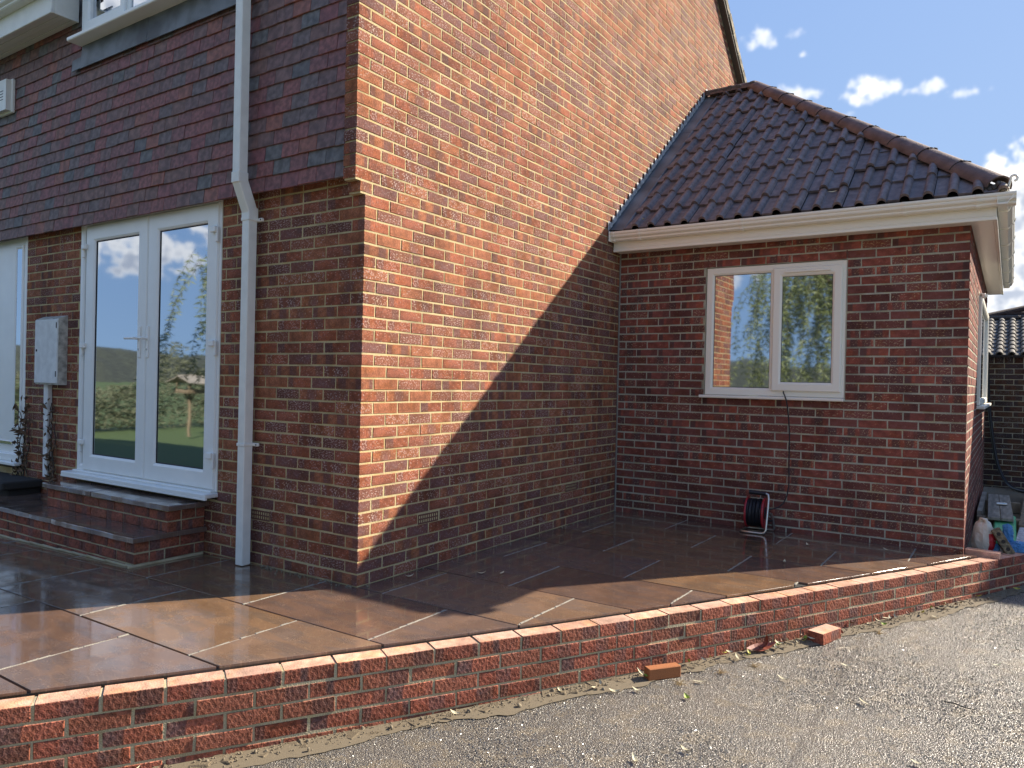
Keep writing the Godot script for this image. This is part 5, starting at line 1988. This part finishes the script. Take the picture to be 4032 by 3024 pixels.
func litter() -> void:
	rng.seed = 601
	# sandy soil and grit swept against the wall
	var mb := MB.new()
	var grit := MB.new()
	for k in 150:
		var s := -1.6 + k * 0.055
		var w := wall_at(s)
		var p: Vector3 = w[0] + w[2] * (0.02 + rnd(0, 0.018))
		mb.box(p + UP * (drive_y(p.x, p.z) - 0.008 + rnd(0, 0.006)), Vector3(rnd(0.06, 0.1), rnd(0.012, 0.026), rnd(0.05, 0.11)), 0.006, Basis.from_euler(Vector3(rnd(-0.2, 0.2), rnd(-3, 3), rnd(-0.2, 0.2))))
	for k in 2600:
		var s := rnd(-1.6, 6.6)
		var w := wall_at(s)
		var p: Vector3 = w[0] + w[2] * (0.006 + absf(rng.randfn(0.0, 0.045)))
		var z := rnd(0.003, 0.008) if k > 110 else rnd(0.008, 0.020)
		grit.box(p + UP * (drive_y(p.x, p.z) + 0.004 + rnd(-0.002, 0.010)), Vector3(z, z * 0.7, z * rnd(0.7, 1.3)), z * 0.2, Basis.from_euler(Vector3(rnd(-3, 3), rnd(-3, 3), rnd(-3, 3))))
	var so := obj("swept_soil", mb, M.soil)
	stuff(so)
	tag(so, "sandy soil swept into the angle between low wall and drive", "soil")
	var gr := obj("grit", grit, M.stone_grit)
	stuff(gr)
	tag(gr, "loose grit scattered along the foot of the low brick wall", "grit")
	# dry grass tufts
	for q in [[1.86, -0.52], [1.99, -0.80], [2.12, -1.0], [2.62, -2.02]]:
		var gm := MB.new()
		for k in 26:
			var a := rnd(0, TAU)
			var r := rnd(0.01, 0.04)
			gm.tube([Vector3(rnd(-0.012, 0.012), 0, rnd(-0.012, 0.012)), Vector3(cos(a) * r, rnd(0.006, 0.022), sin(a) * r), Vector3(cos(a) * r * 1.7, rnd(0.002, 0.012), sin(a) * r * 1.7)], 0.0009, 3, 0.0004)
		var o := obj("dry_tuft", gm, M.straw)
		o.position = Vector3(q[0], drive_y(q[0], q[1]) + 0.004, q[1])
		tag(o, "wisp of straw coloured dry grass on the drive beside the low wall", "grass tuft", "dry tufts by the low wall")
	# grit and crumbs on the patio by the house foot
	var crumbs := MB.new()
	for k in 90:
		var on_front := rng.randf() < 0.6
		var p := Vector3(rnd(-0.95, -0.02), 0.003, 0.012 + absf(rng.randfn(0, 0.02))) if on_front else Vector3(0.012 + absf(rng.randfn(0, 0.02)), 0.003, rnd(-3.4, -0.02))
		var z := rnd(0.004, 0.016)
		crumbs.box(p, Vector3(z, z * 0.7, z), z * 0.2, Basis.from_euler(Vector3(rnd(-3, 3), rnd(-3, 3), rnd(-3, 3))))
	var cr := obj("crumbs", crumbs, M.stone_grit)
	stuff(cr)
	tag(cr, "crumbs of mortar lying where the house walls meet the patio", "crumbs")
	# loose bricks on the drive
	var ob := thing("brick_offcut", "cut orange brick slip lying on the drive against the low wall", "brick", Vector3(1.748, drive_y(1.748, -0.567), -0.567))
	ob.rotation.y = 0.94
	var om := MB.new()
	om.box(Vector3(0, 0.033, 0), Vector3(0.20, 0.063, 0.055), 0.004)
	obj("block", om, M.orange_brick, ob)
	var lb := thing("loose_brick", "loose whole red brick lying flat on the drive by the low wall", "brick", Vector3(2.352, drive_y(2.35, -1.71), -1.715))
	lb.rotation.y = 1.26
	var lm := MB.new()
	brick_faces(lm, Transform3D(Basis(), Vector3(0, 0.033, 0.051)), 0.215, 0.065, 0.1025, 30, 37)
	obj("block", lm, M.brick, lb)
	var lf := MB.new()
	var pk := thing("coping_brick", "pale smooth brick lying behind the end of the low wall", "brick", Vector3(3.135, -0.055, -3.70))
	pk.rotation.y = -0.10
	var pm := MB.new()
	brick_faces(pm, Transform3D(Basis(), Vector3(0, 0.042, 0.05)), 0.235, 0.075, 0.1025, 38, 39)
	obj("block", pm, M.brick, pk)
	# twig
	var tw := MB.new()
	tw.tube([Vector3(-0.066, 0.003, 0.01), Vector3(-0.02, 0.006, -0.002), Vector3(0.03, 0.004, 0.003), Vector3(0.07, 0.005, -0.006)], 0.0032, 5, 0.0016)
	var tg := obj("twig", tw, M.twig)
	tg.position = Vector3(3.11, drive_y(3.11, -1.075) + 0.003, -1.075)
	tg.rotation.y = -0.32
	tag(tg, "short black twig lying alone on the drive", "twig")


func crumple(mb: MB, c: Vector3, r: Vector3, seed_: int, a0: float, a1: float, y0: float, y1: float, grow := 0.0, amp := 0.22) -> void:
	var f := FastNoiseLite.new()
	f.seed = seed_
	f.noise_type = FastNoiseLite.TYPE_CELLULAR
	f.cellular_return_type = FastNoiseLite.RETURN_DISTANCE2_SUB
	f.frequency = 1.0
	var na := 36
	var ny := 20
	var P := func(i: int, j: int) -> Vector3:
		var a := lerpf(a0, a1, float(i) / na)
		var t := lerpf(y0, y1, float(j) / ny)
		var rr := pow(maxf(0.0, 1.0 - pow(absf(t * 2.0 - 1.0), 3.2)), 0.5) * (1.0 - 0.30 * t)
		var d := Vector3(cos(a) * rr, t * 2.0 - 1.0, sin(a) * rr)
		var k := 1.0 + amp * f.get_noise_3d(d.x * 1.6 + seed_, d.y * 1.2, d.z * 1.6) + amp * 0.4 * f.get_noise_3d(d.x * 4.0, d.y * 4.0, d.z * 4.0) + grow
		return c + Vector3(d.x * r.x * k, (d.y * 0.5 + 0.5) * r.y * 2.0 * (1.0 + (k - 1.0) * 0.4 * t), d.z * r.z * k)
	for i in na:
		for j in ny:
			var p: Vector3 = P.call(i, j)
			var q: Vector3 = P.call(i + 1, j)
			var s: Vector3 = P.call(i + 1, j + 1)
			var u: Vector3 = P.call(i, j + 1)
			mb.quad(p, q, s, u, (p + s) * 0.5 - (c + UP * r.y))


func rubbish() -> void:
	rng.seed = 701
	var b := thing("carrier_bag", "crumpled cream carrier bag with red print at the extension corner", "bag", Vector3(3.128, -0.055, -3.985))
	var m := MB.new()
	crumple(m, Vector3.ZERO, Vector3(0.125, 0.155, 0.09), 4, 0.0, TAU, 0.02, 1.0)
	m.tube([Vector3(-0.03, 0.24, 0), Vector3(-0.015, 0.29, 0.02), Vector3(0.012, 0.285, 0.02), Vector3(0.02, 0.25, 0.02)], 0.016, 7, 0.02)
	obj("sack", m, M.bag_white, b)
	var rp := MB.new()
	crumple(rp, Vector3.ZERO, Vector3(0.125, 0.155, 0.09), 4, 0.05, 1.05, 0.06, 0.60, 0.02)
	obj("red_print", rp, M.bag_red, b)
	var bl := thing("blue_bag", "torn sky blue plastic bag slumped behind the low wall", "bag", Vector3(3.34, -0.055, -4.06))
	var bm := MB.new()
	crumple(bm, Vector3(0.03, 0, 0), Vector3(0.15, 0.075, 0.11), 9, 0.0, TAU, 0.02, 1.0, 0.0, 0.4)
	crumple(bm, Vector3(-0.045, 0.04, -0.05), Vector3(0.085, 0.125, 0.06), 12, 0.0, TAU, 0.02, 1.0, 0.0, 0.4)
	crumple(bm, Vector3(-0.13, 0.0, 0.07), Vector3(0.07, 0.06, 0.05), 14, 0.0, TAU, 0.02, 1.0, 0.0, 0.4)
	obj("film", bm, M.bag_blue, bl)
	var bk := thing("perforated_brick", "mortar smeared brick with holes leaning on the blue bag", "brick", Vector3(3.262, 0.07, -3.955))
	bk.rotation = Vector3(-0.15, 0.1, -1.05)
	var pb := MB.new()
	pb.box(Vector3.ZERO, Vector3(0.22, 0.066, 0.1), 0.005)
	obj("block", pb, M.card, bk)
	for x in [-0.065, 0.0, 0.065]:
		var hl := MB.new()
		hl.lathe(PackedVector2Array([Vector2(0.0, 0.0506), Vector2(0.015, 0.0506), Vector2(0.016, 0.049)]), Transform3D(Basis(), Vector3(x, 0.0, 0)), 14)
		obj("hole", hl, M.card_dark, bk)
	var gp := thing("green_pack", "flat green wrapped pack with dark bracket marks behind the bags", "package", Vector3(3.27, 0.02, -4.95))
	gp.rotation.x = 0.05
	var gm := MB.new()
	gm.box(Vector3.ZERO, Vector3(0.175, 0.05, 1.15), 0.012)
	obj("wrap", gm, M.green_wrap, gp)
	for q in [[0.055, -0.15], [0.055, 0.22], [-0.02, -0.3], [0.06, 0.45]]:
		var pm := MB.new()
		pm.span(Vector3(q[0] - 0.03, 0.0253, q[1] - 0.008), Vector3(q[0] + 0.012, 0.0263, q[1] + 0.008))
		pm.span(Vector3(q[0] + 0.0045, 0.0253, q[1] - 0.09), Vector3(q[0] + 0.012, 0.0263, q[1] - 0.0085))
		obj("bracket_mark", pm, M.lilac_print, gp)
	var ps := thing("printed_sheet", "pale lilac sheet of packaging lying right of the green pack", "packaging", Vector3(3.43, 0.01, -4.75))
	var sm := MB.new()
	sm.box(Vector3.ZERO, Vector3(0.13, 0.02, 1.1), 0.005, Basis.from_euler(Vector3(0.03, -0.05, 0)))
	obj("sheet", sm, M.paper, ps)
	# boards
	var bd := thing("broad_board", "broad weathered board laid over timbers beside the extension", "board", Vector3(3.215, 0.085, -6.05))
	bd.rotation.y = 0.02
	var b1 := MB.new()
	for x in [-0.05, 0.055]:
		b1.box(Vector3(x, 0, 0), Vector3(0.101, 0.028, 1.9), 0.004)
	obj("plank", b1, M.timber_grey, bd)
	var b2 := thing("narrow_board", "narrow dark board on edge against the extension side wall", "board", Vector3(3.055, 0.02, -6.4))
	var n2 := MB.new()
	n2.box(Vector3.ZERO, Vector3(0.045, 0.14, 1.7), 0.004)
	obj("plank", n2, M.timber_grey, b2)
	for q in [[3.22, -5.4, "front cross timber carrying the broad weathered board"], [3.22, -6.7, "rear cross timber carrying the broad weathered board"]]:
		var c := MB.new()
		c.box(Vector3(q[0], 0.005, q[1]), Vector3(0.36, 0.11, 0.10), 0.005)
		tag(obj("cross_timber", c, M.timber), q[2], "timber")
	var b3 := thing("brown_board", "brown plank lying right of the broad board towards the garage", "board", Vector3(3.50, 0.03, -6.6))
	var n3 := MB.new()
	n3.box(Vector3.ZERO, Vector3(0.16, 0.04, 3.0), 0.004, Basis.from_euler(Vector3(0, -0.03, 0)))
	obj("plank", n3, M.timber, b3)
	var sp := MB.new()
	sp.tube([Vector3(3.19, 0.115, -6.0), Vector3(3.28, 0.115, -6.02)], 0.016, 12)
	tag(obj("pipe_offcut", sp, M.steel), "short metal pipe offcut lying on the broad weathered board", "pipe")


# ---------------------------------------------------------------- neighbours
func garage() -> void:
	rng.seed = 801
	var t := thing("garage", "low dark brick garage with a ribbed grey tiled roof beyond the extension", "garage", Vector3.ZERO)
	var z0 := -9.3
	var w := MB.new()
	w.span(Vector3(2.98, -0.4, z0 - 4.2), Vector3(9.0, 1.79, z0 - 0.006))
	var wall := obj("wall", w, M.mortar_grey, t)
	var lo := func(k: int, y: float) -> float: return 0.0
	var hi := func(k: int, y: float) -> float: return 6.0
	var list := lay(Vector3(2.99, 0, z0), Vector3(1, 0, 0), Vector3(0, 0, 1), -4, 22, 0.03, lo, hi, Vector2i(0, 15), false, [], {"depth": 0.02})
	for x in 52:
		list.append({"c": Vector3(3.03 + x * 0.115, 1.735, z0), "L": 0.1025, "H": 0.105, "D": 0.02, "cell": rng.randi_range(0, 15), "b": Basis(), "s": 0.0})
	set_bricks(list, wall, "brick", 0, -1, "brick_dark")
	var pitch := 0.31
	var rise := Vector3(0, sin(pitch), -cos(pitch))
	var nn := Vector3(0, cos(pitch), sin(pitch))
	var base := Vector3(2.96, 1.80, z0 + 0.05)
	var rf := MB.new()
	rf.box(base + Vector3(3.1, 0, 0) + rise * 1.1 + nn * -0.02, Vector3(6.2, 0.03, 2.25), 0.0, Basis(Vector3(1, 0, 0), nn, Vector3(1, 0, 0).cross(nn)))
	var back := Vector3(0, sin(pitch), cos(pitch))
	var roof := obj("roof", rf, M.union, t)
	var rb := MB.new()
	var ridge := base + rise * 2.2
	rb.box(ridge + Vector3(3.1, 0, 0) + Vector3(0, -sin(pitch), -cos(pitch)) * 1.1, Vector3(6.2, 0.03, 2.2), 0.0, Basis(Vector3(1, 0, 0), Vector3(0, cos(pitch), -sin(pitch)), Vector3(1, 0, 0).cross(Vector3(0, cos(pitch), -sin(pitch)))))
	obj("back_slope", rb, M.old_roof, roof)
	var tl := MB.new()
	for c in 42:
		for r in 10:
			var s0 := r * 0.22
			var o := base + Vector3(0.04 + c * 0.146 + rnd(-0.003, 0.003), 0, 0) + rise * (s0 - 0.015 + rnd(-0.006, 0.006)) + nn * 0.006
			var e := o + rise * 0.25 - nn * 0.014
			for k in 6:
				var a0 := PI * k / 6.0
				var a1 := PI * (k + 1) / 6.0
				var e0 := Vector3(cos(a0), 0, 0) + nn * sin(a0)
				var e1 := Vector3(cos(a1), 0, 0) + nn * sin(a1)
				tl.smooth(o + e0 * 0.046, o + e1 * 0.046, e + e1 * 0.040, e0, e1, e1)
				tl.smooth(o + e0 * 0.046, e + e1 * 0.040, e + e0 * 0.040, e0, e1, e0)
				tl.quad(o + e0 * 0.046, o + e1 * 0.046, o + e1 * 0.03, o + e0 * 0.03, -rise)
			tl.quad(o + Vector3(0.046, 0, 0), o + Vector3(0.10, 0, 0), e + Vector3(0.10, 0, 0), e + Vector3(0.046, 0, 0), nn)
			tl.quad(o + Vector3(0.046, 0, 0), o + Vector3(0.10, 0, 0), o + Vector3(0.10, -0.016, 0), o + Vector3(0.046, -0.016, 0), -rise)
	stuff(obj("roof_tiles", tl, M.concrete_roof, roof))
	var rd := MB.new()
	var x := 2.95
	while x < 9.1:
		rd.box(Vector3(x + 0.22, ridge.y + 0.02, ridge.z), Vector3(0.435, 0.07, 0.14), 0.025)
		x += 0.44
	obj("ridge", rd, M.verge, roof)
	# black hose hung down the garage wall
	var hs := MB.new()
	var pts := []
	var c := Curve3D.new()
	var raw := [Vector3(3.005, 1.80, -9.22), Vector3(3.03, 1.22, -9.23), Vector3(3.08, 0.72, -9.22), Vector3(3.16, 0.26, -9.18), Vector3(3.28, 0.02, -9.05), Vector3(3.42, -0.03, -8.8), Vector3(3.7, -0.03, -8.5)]
	for i in raw.size():
		var tn: Vector3 = (raw[mini(i + 1, raw.size() - 1)] - raw[maxi(i - 1, 0)]) / 6.0
		c.add_point(raw[i], -tn, tn)
	for i in 41:
		pts.append(c.sample_baked(c.get_baked_length() * i / 40.0))
	hs.tube(pts, 0.021, 8)
	tag(obj("hose", hs, M.rubber), "thick black hose hanging down the dark garage wall", "hose")


func neighbour_houses() -> void:
	# hipped roof seen over the garage ridge
	var t := thing("bungalow", "brown hipped roof of a bungalow rising behind the garage ridge", "house")
	var b := MB.new()
	b.span(Vector3(2.6, -0.4, -19.4), Vector3(11.0, 2.5, -13.3))
	obj("wall", b, M.mortar_grey, t)
	var r := MB.new()
	var p := [Vector3(2.3, 2.5, -13.0), Vector3(11.3, 2.5, -13.0), Vector3(11.3, 2.5, -19.7), Vector3(2.3, 2.5, -19.7), Vector3(5.65, 3.53, -16.35), Vector3(7.95, 3.53, -16.35)]
	r.quad(p[0], p[1], p[5], p[4], Vector3(0, 1, 1))
	r.quad(p[3], p[2], p[5], p[4], Vector3(0, 1, -1))
	r.tri(p[0], p[3], p[4], Vector3(-1, 1, 0))
	r.tri(p[1], p[2], p[5], Vector3(1, 1, 0))
	r.quad(p[0], p[1], p[2], p[3], Vector3(0, -1, 0))
	var rf := obj("roof", r, M.old_roof, t)
	for k in 8:
		var cs := MB.new()
		var f := k / 8.0
		var a: Vector3 = p[0].lerp(p[4], f)
		var c: Vector3 = p[1].lerp(p[5], f)
		cs.box((a + c) * 0.5 + UP * 0.02, Vector3(a.distance_to(c), 0.035, 0.05), 0.0)
		var a2: Vector3 = p[0].lerp(p[4], f)
		var c2: Vector3 = p[3].lerp(p[4], f)
		cs.box((a2 + c2) * 0.5 + UP * 0.02, Vector3(0.05, 0.035, a2.distance_to(c2)), 0.0)
		obj("tile_course", cs, M.old_roof, rf)
	var hp := MB.new()
	hp.tube([p[0] + UP * 0.03, p[4] + UP * 0.04, p[5] + UP * 0.04, p[1] + UP * 0.03], 0.06, 8)
	obj("hip_tile", hp, M.old_roof, rf)
	# the tall house to the right, whose roof keeps the sun off the path
	var h := thing("neighbour_house", "two storey brick house standing beyond the garage to the right", "house")
	var w := MB.new()
	w.prism(PackedVector2Array([Vector2(8.2, -0.4), Vector2(15.1, -0.4), Vector2(15.1, 3.75), Vector2(11.6, 6.45), Vector2(8.2, 3.75)]), Transform3D(Basis(Vector3(0, 0, -1), UP, Vector3(1, 0, 0)), Vector3(16.0, 0, 0)), 8.8)
	obj("wall", w, M.terracotta, h)
	var hr := MB.new()
	for s in [-1.0, 1.0]:
		var nn := Vector3(0, 1, s * 0.84).normalized()
		var d := Vector3(0, -0.84, s).normalized()
		hr.box(Vector3(11.6, 6.47, -11.6) + d * 2.4 + nn * 0.05, Vector3(9.2, 0.1, 4.8), 0.0, Basis(Vector3(1, 0, 0), nn, Vector3(1, 0, 0).cross(nn)))
	obj("roof", hr, M.old_roof, h)
	for x in [8.5, 11.0, 13.5]:
		for y in [0.9, 2.6]:
			var wn := MB.new()
			frame(wn, x, x + 1.2, y, y + 1.1, 0.07, -8.16, 0.06)
			var o := obj("window", wn, M.upvc, h)
			var pn := MB.new()
			pn.span(Vector3(x + 0.06, y + 0.06, -8.22), Vector3(x + 1.14, y + 1.04, -8.185))
			obj("pane", pn, M.glass, o)


# ---------------------------------------------------------------- garden behind the camera, mirrored in the panes
func willow(t: Node3D, at: Vector3, h: float, r: float, strands: int, seed_: int) -> void:
	rng.seed = seed_
	var tr := MB.new()
	tr.tube([Vector3.ZERO, Vector3(0.1, h * 0.25, 0.05), Vector3(0.0, h * 0.5, 0.0), Vector3(0.15, h * 0.8, 0.1)], 0.24, 10, 0.10)
	var lv := MB.new()
	for k in 9:
		var a := TAU * k / 9.0 + rnd(-0.3, 0.3)
		var e := Vector3(cos(a) * r * rnd(0.5, 0.9), h * rnd(0.8, 1.05), sin(a) * r * rnd(0.5, 0.9))
		tr.tube([Vector3(0.05, h * rnd(0.45, 0.7), 0.0), e * Vector3(0.5, 0.85, 0.5) + UP * 0.3, e], 0.08, 6, 0.02)
	for k in strands:
		var a := rnd(0, TAU)
		var q := sqrt(rng.randf()) * r
		var p := Vector3(cos(a) * q, h * (1.08 - 0.28 * q / r) + rnd(-0.3, 0.3), sin(a) * q)
		var drop := rnd(1.0, 3.4)
		var d := Vector3(rnd(-0.5, 0.5), -1.0, rnd(-0.5, 0.5)).normalized()
		var pts := [p]
		var l := 0.0
		while l < drop and p.y > 0.9:
			p += d * 0.12
			d = (d + Vector3(rnd(-0.25, 0.25), -0.12, rnd(-0.25, 0.25))).normalized()
			l += 0.12
			pts.append(p)
			for j in 6:
				var s := Vector3(rnd(-1, 1), rnd(-1.2, 0.1), rnd(-1, 1)).normalized()
				var side := s.cross(Vector3(rnd(-1, 1), rnd(-1, 1), rnd(-1, 1))).normalized() * 0.012
				var len := rnd(0.08, 0.15)
				lv.tri(p, p + s * len * 0.45 + side, p + s * len, s.cross(side))
				lv.tri(p, p + s * len * 0.45 - side, p + s * len, s.cross(side))
		if pts.size() > 2:
			tr.tube(pts, 0.004, 3, 0.002, false)
	obj("trunk", tr, M.bark, t)
	obj("crown", lv, M.leaf_green, t)


func garden() -> void:
	var w := thing("willow_tree", "weeping willow hanging over the lawn, mirrored in the extension window", "tree", Vector3(0.9, -0.37, 5.9))
	willow(w, Vector3.ZERO, 5.0, 2.3, 330, 901)
	var w2 := thing("willow_tree", "smaller weeping tree whose twigs show in the right door pane", "tree", Vector3(-8.2, -0.37, 5.6))
	willow(w2, Vector3.ZERO, 4.6, 1.2, 90, 902)
	rng.seed = 903
	var hd := MB.new()
	for k in 22000:
		var z := rnd(-4.0, 22.0)
		var top := 1.35 + 0.22 * sin(z * 1.3) + 0.15 * sin(z * 3.1)
		var shrub := exp(-pow((z - 10.4) / 0.75, 2.0)) * 1.0 + exp(-pow((z - 15.0) / 0.9, 2.0)) * 0.7
		var y := pow(rng.randf(), 0.8) * (top + shrub)
		leaf_quad(hd, Vector3(-18.6 + rng.randfn(0, 0.35) - 0.02 * (z - 8.0) * (z - 8.0) * 0.1, -0.37 + y, z), rnd(0.04, 0.085), 0.8)
	var hg := obj("hedge", hd, M.hedge_leaf)
	tag(hg, "rough green hedge along the end of the lawn, mirrored in the door", "hedge")
	hg.set_meta("kind", "stuff")
	var bt := thing("bird_table", "wooden bird table with a pitched roof on a post in the lawn", "bird table", Vector3(-14.78, -0.37, 8.53))
	var p1 := MB.new()
	p1.tube([Vector3(0, 0, 0), Vector3(0, 1.15, 0)], 0.045, 8)
	obj("post", p1, M.timber, bt)
	var p2 := MB.new()
	p2.box(Vector3(0, 1.18, 0), Vector3(0.62, 0.04, 0.5), 0.005)
	for s in [-1.0, 1.0]:
		p2.box(Vector3(s * 0.3, 1.22, 0), Vector3(0.02, 0.07, 0.5))
		p2.box(Vector3(0, 1.22, s * 0.24), Vector3(0.58, 0.07, 0.02))
		for q in [-1.0, 1.0]:
			p2.box(Vector3(s * 0.26, 1.33, q * 0.2), Vector3(0.03, 0.28, 0.03))
			p2.box(Vector3(s * 0.12, 1.04, 0), Vector3(0.03, 0.34, 0.03), 0.0, Basis.from_euler(Vector3(0, 0, -s * 0.7)))
	obj("tray", p2, M.timber, bt)
	var p3 := MB.new()
	for s in [-1.0, 1.0]:
		p3.box(Vector3(s * 0.26, 1.52, 0), Vector3(0.62, 0.02, 0.7), 0.0, Basis.from_euler(Vector3(0, 0, -s * 0.34)))
	obj("roof", p3, M.timber_grey, bt)


func _ready() -> void:
	camera_sky_sun()
	materials()
	ground()
	house()
	extension()
	patio()
	garden_wall()
	steps()
	garage()
	neighbour_houses()
	front_fittings()
	cable_reel()
	litter()
	leaves()
	rubbish()
	garden()
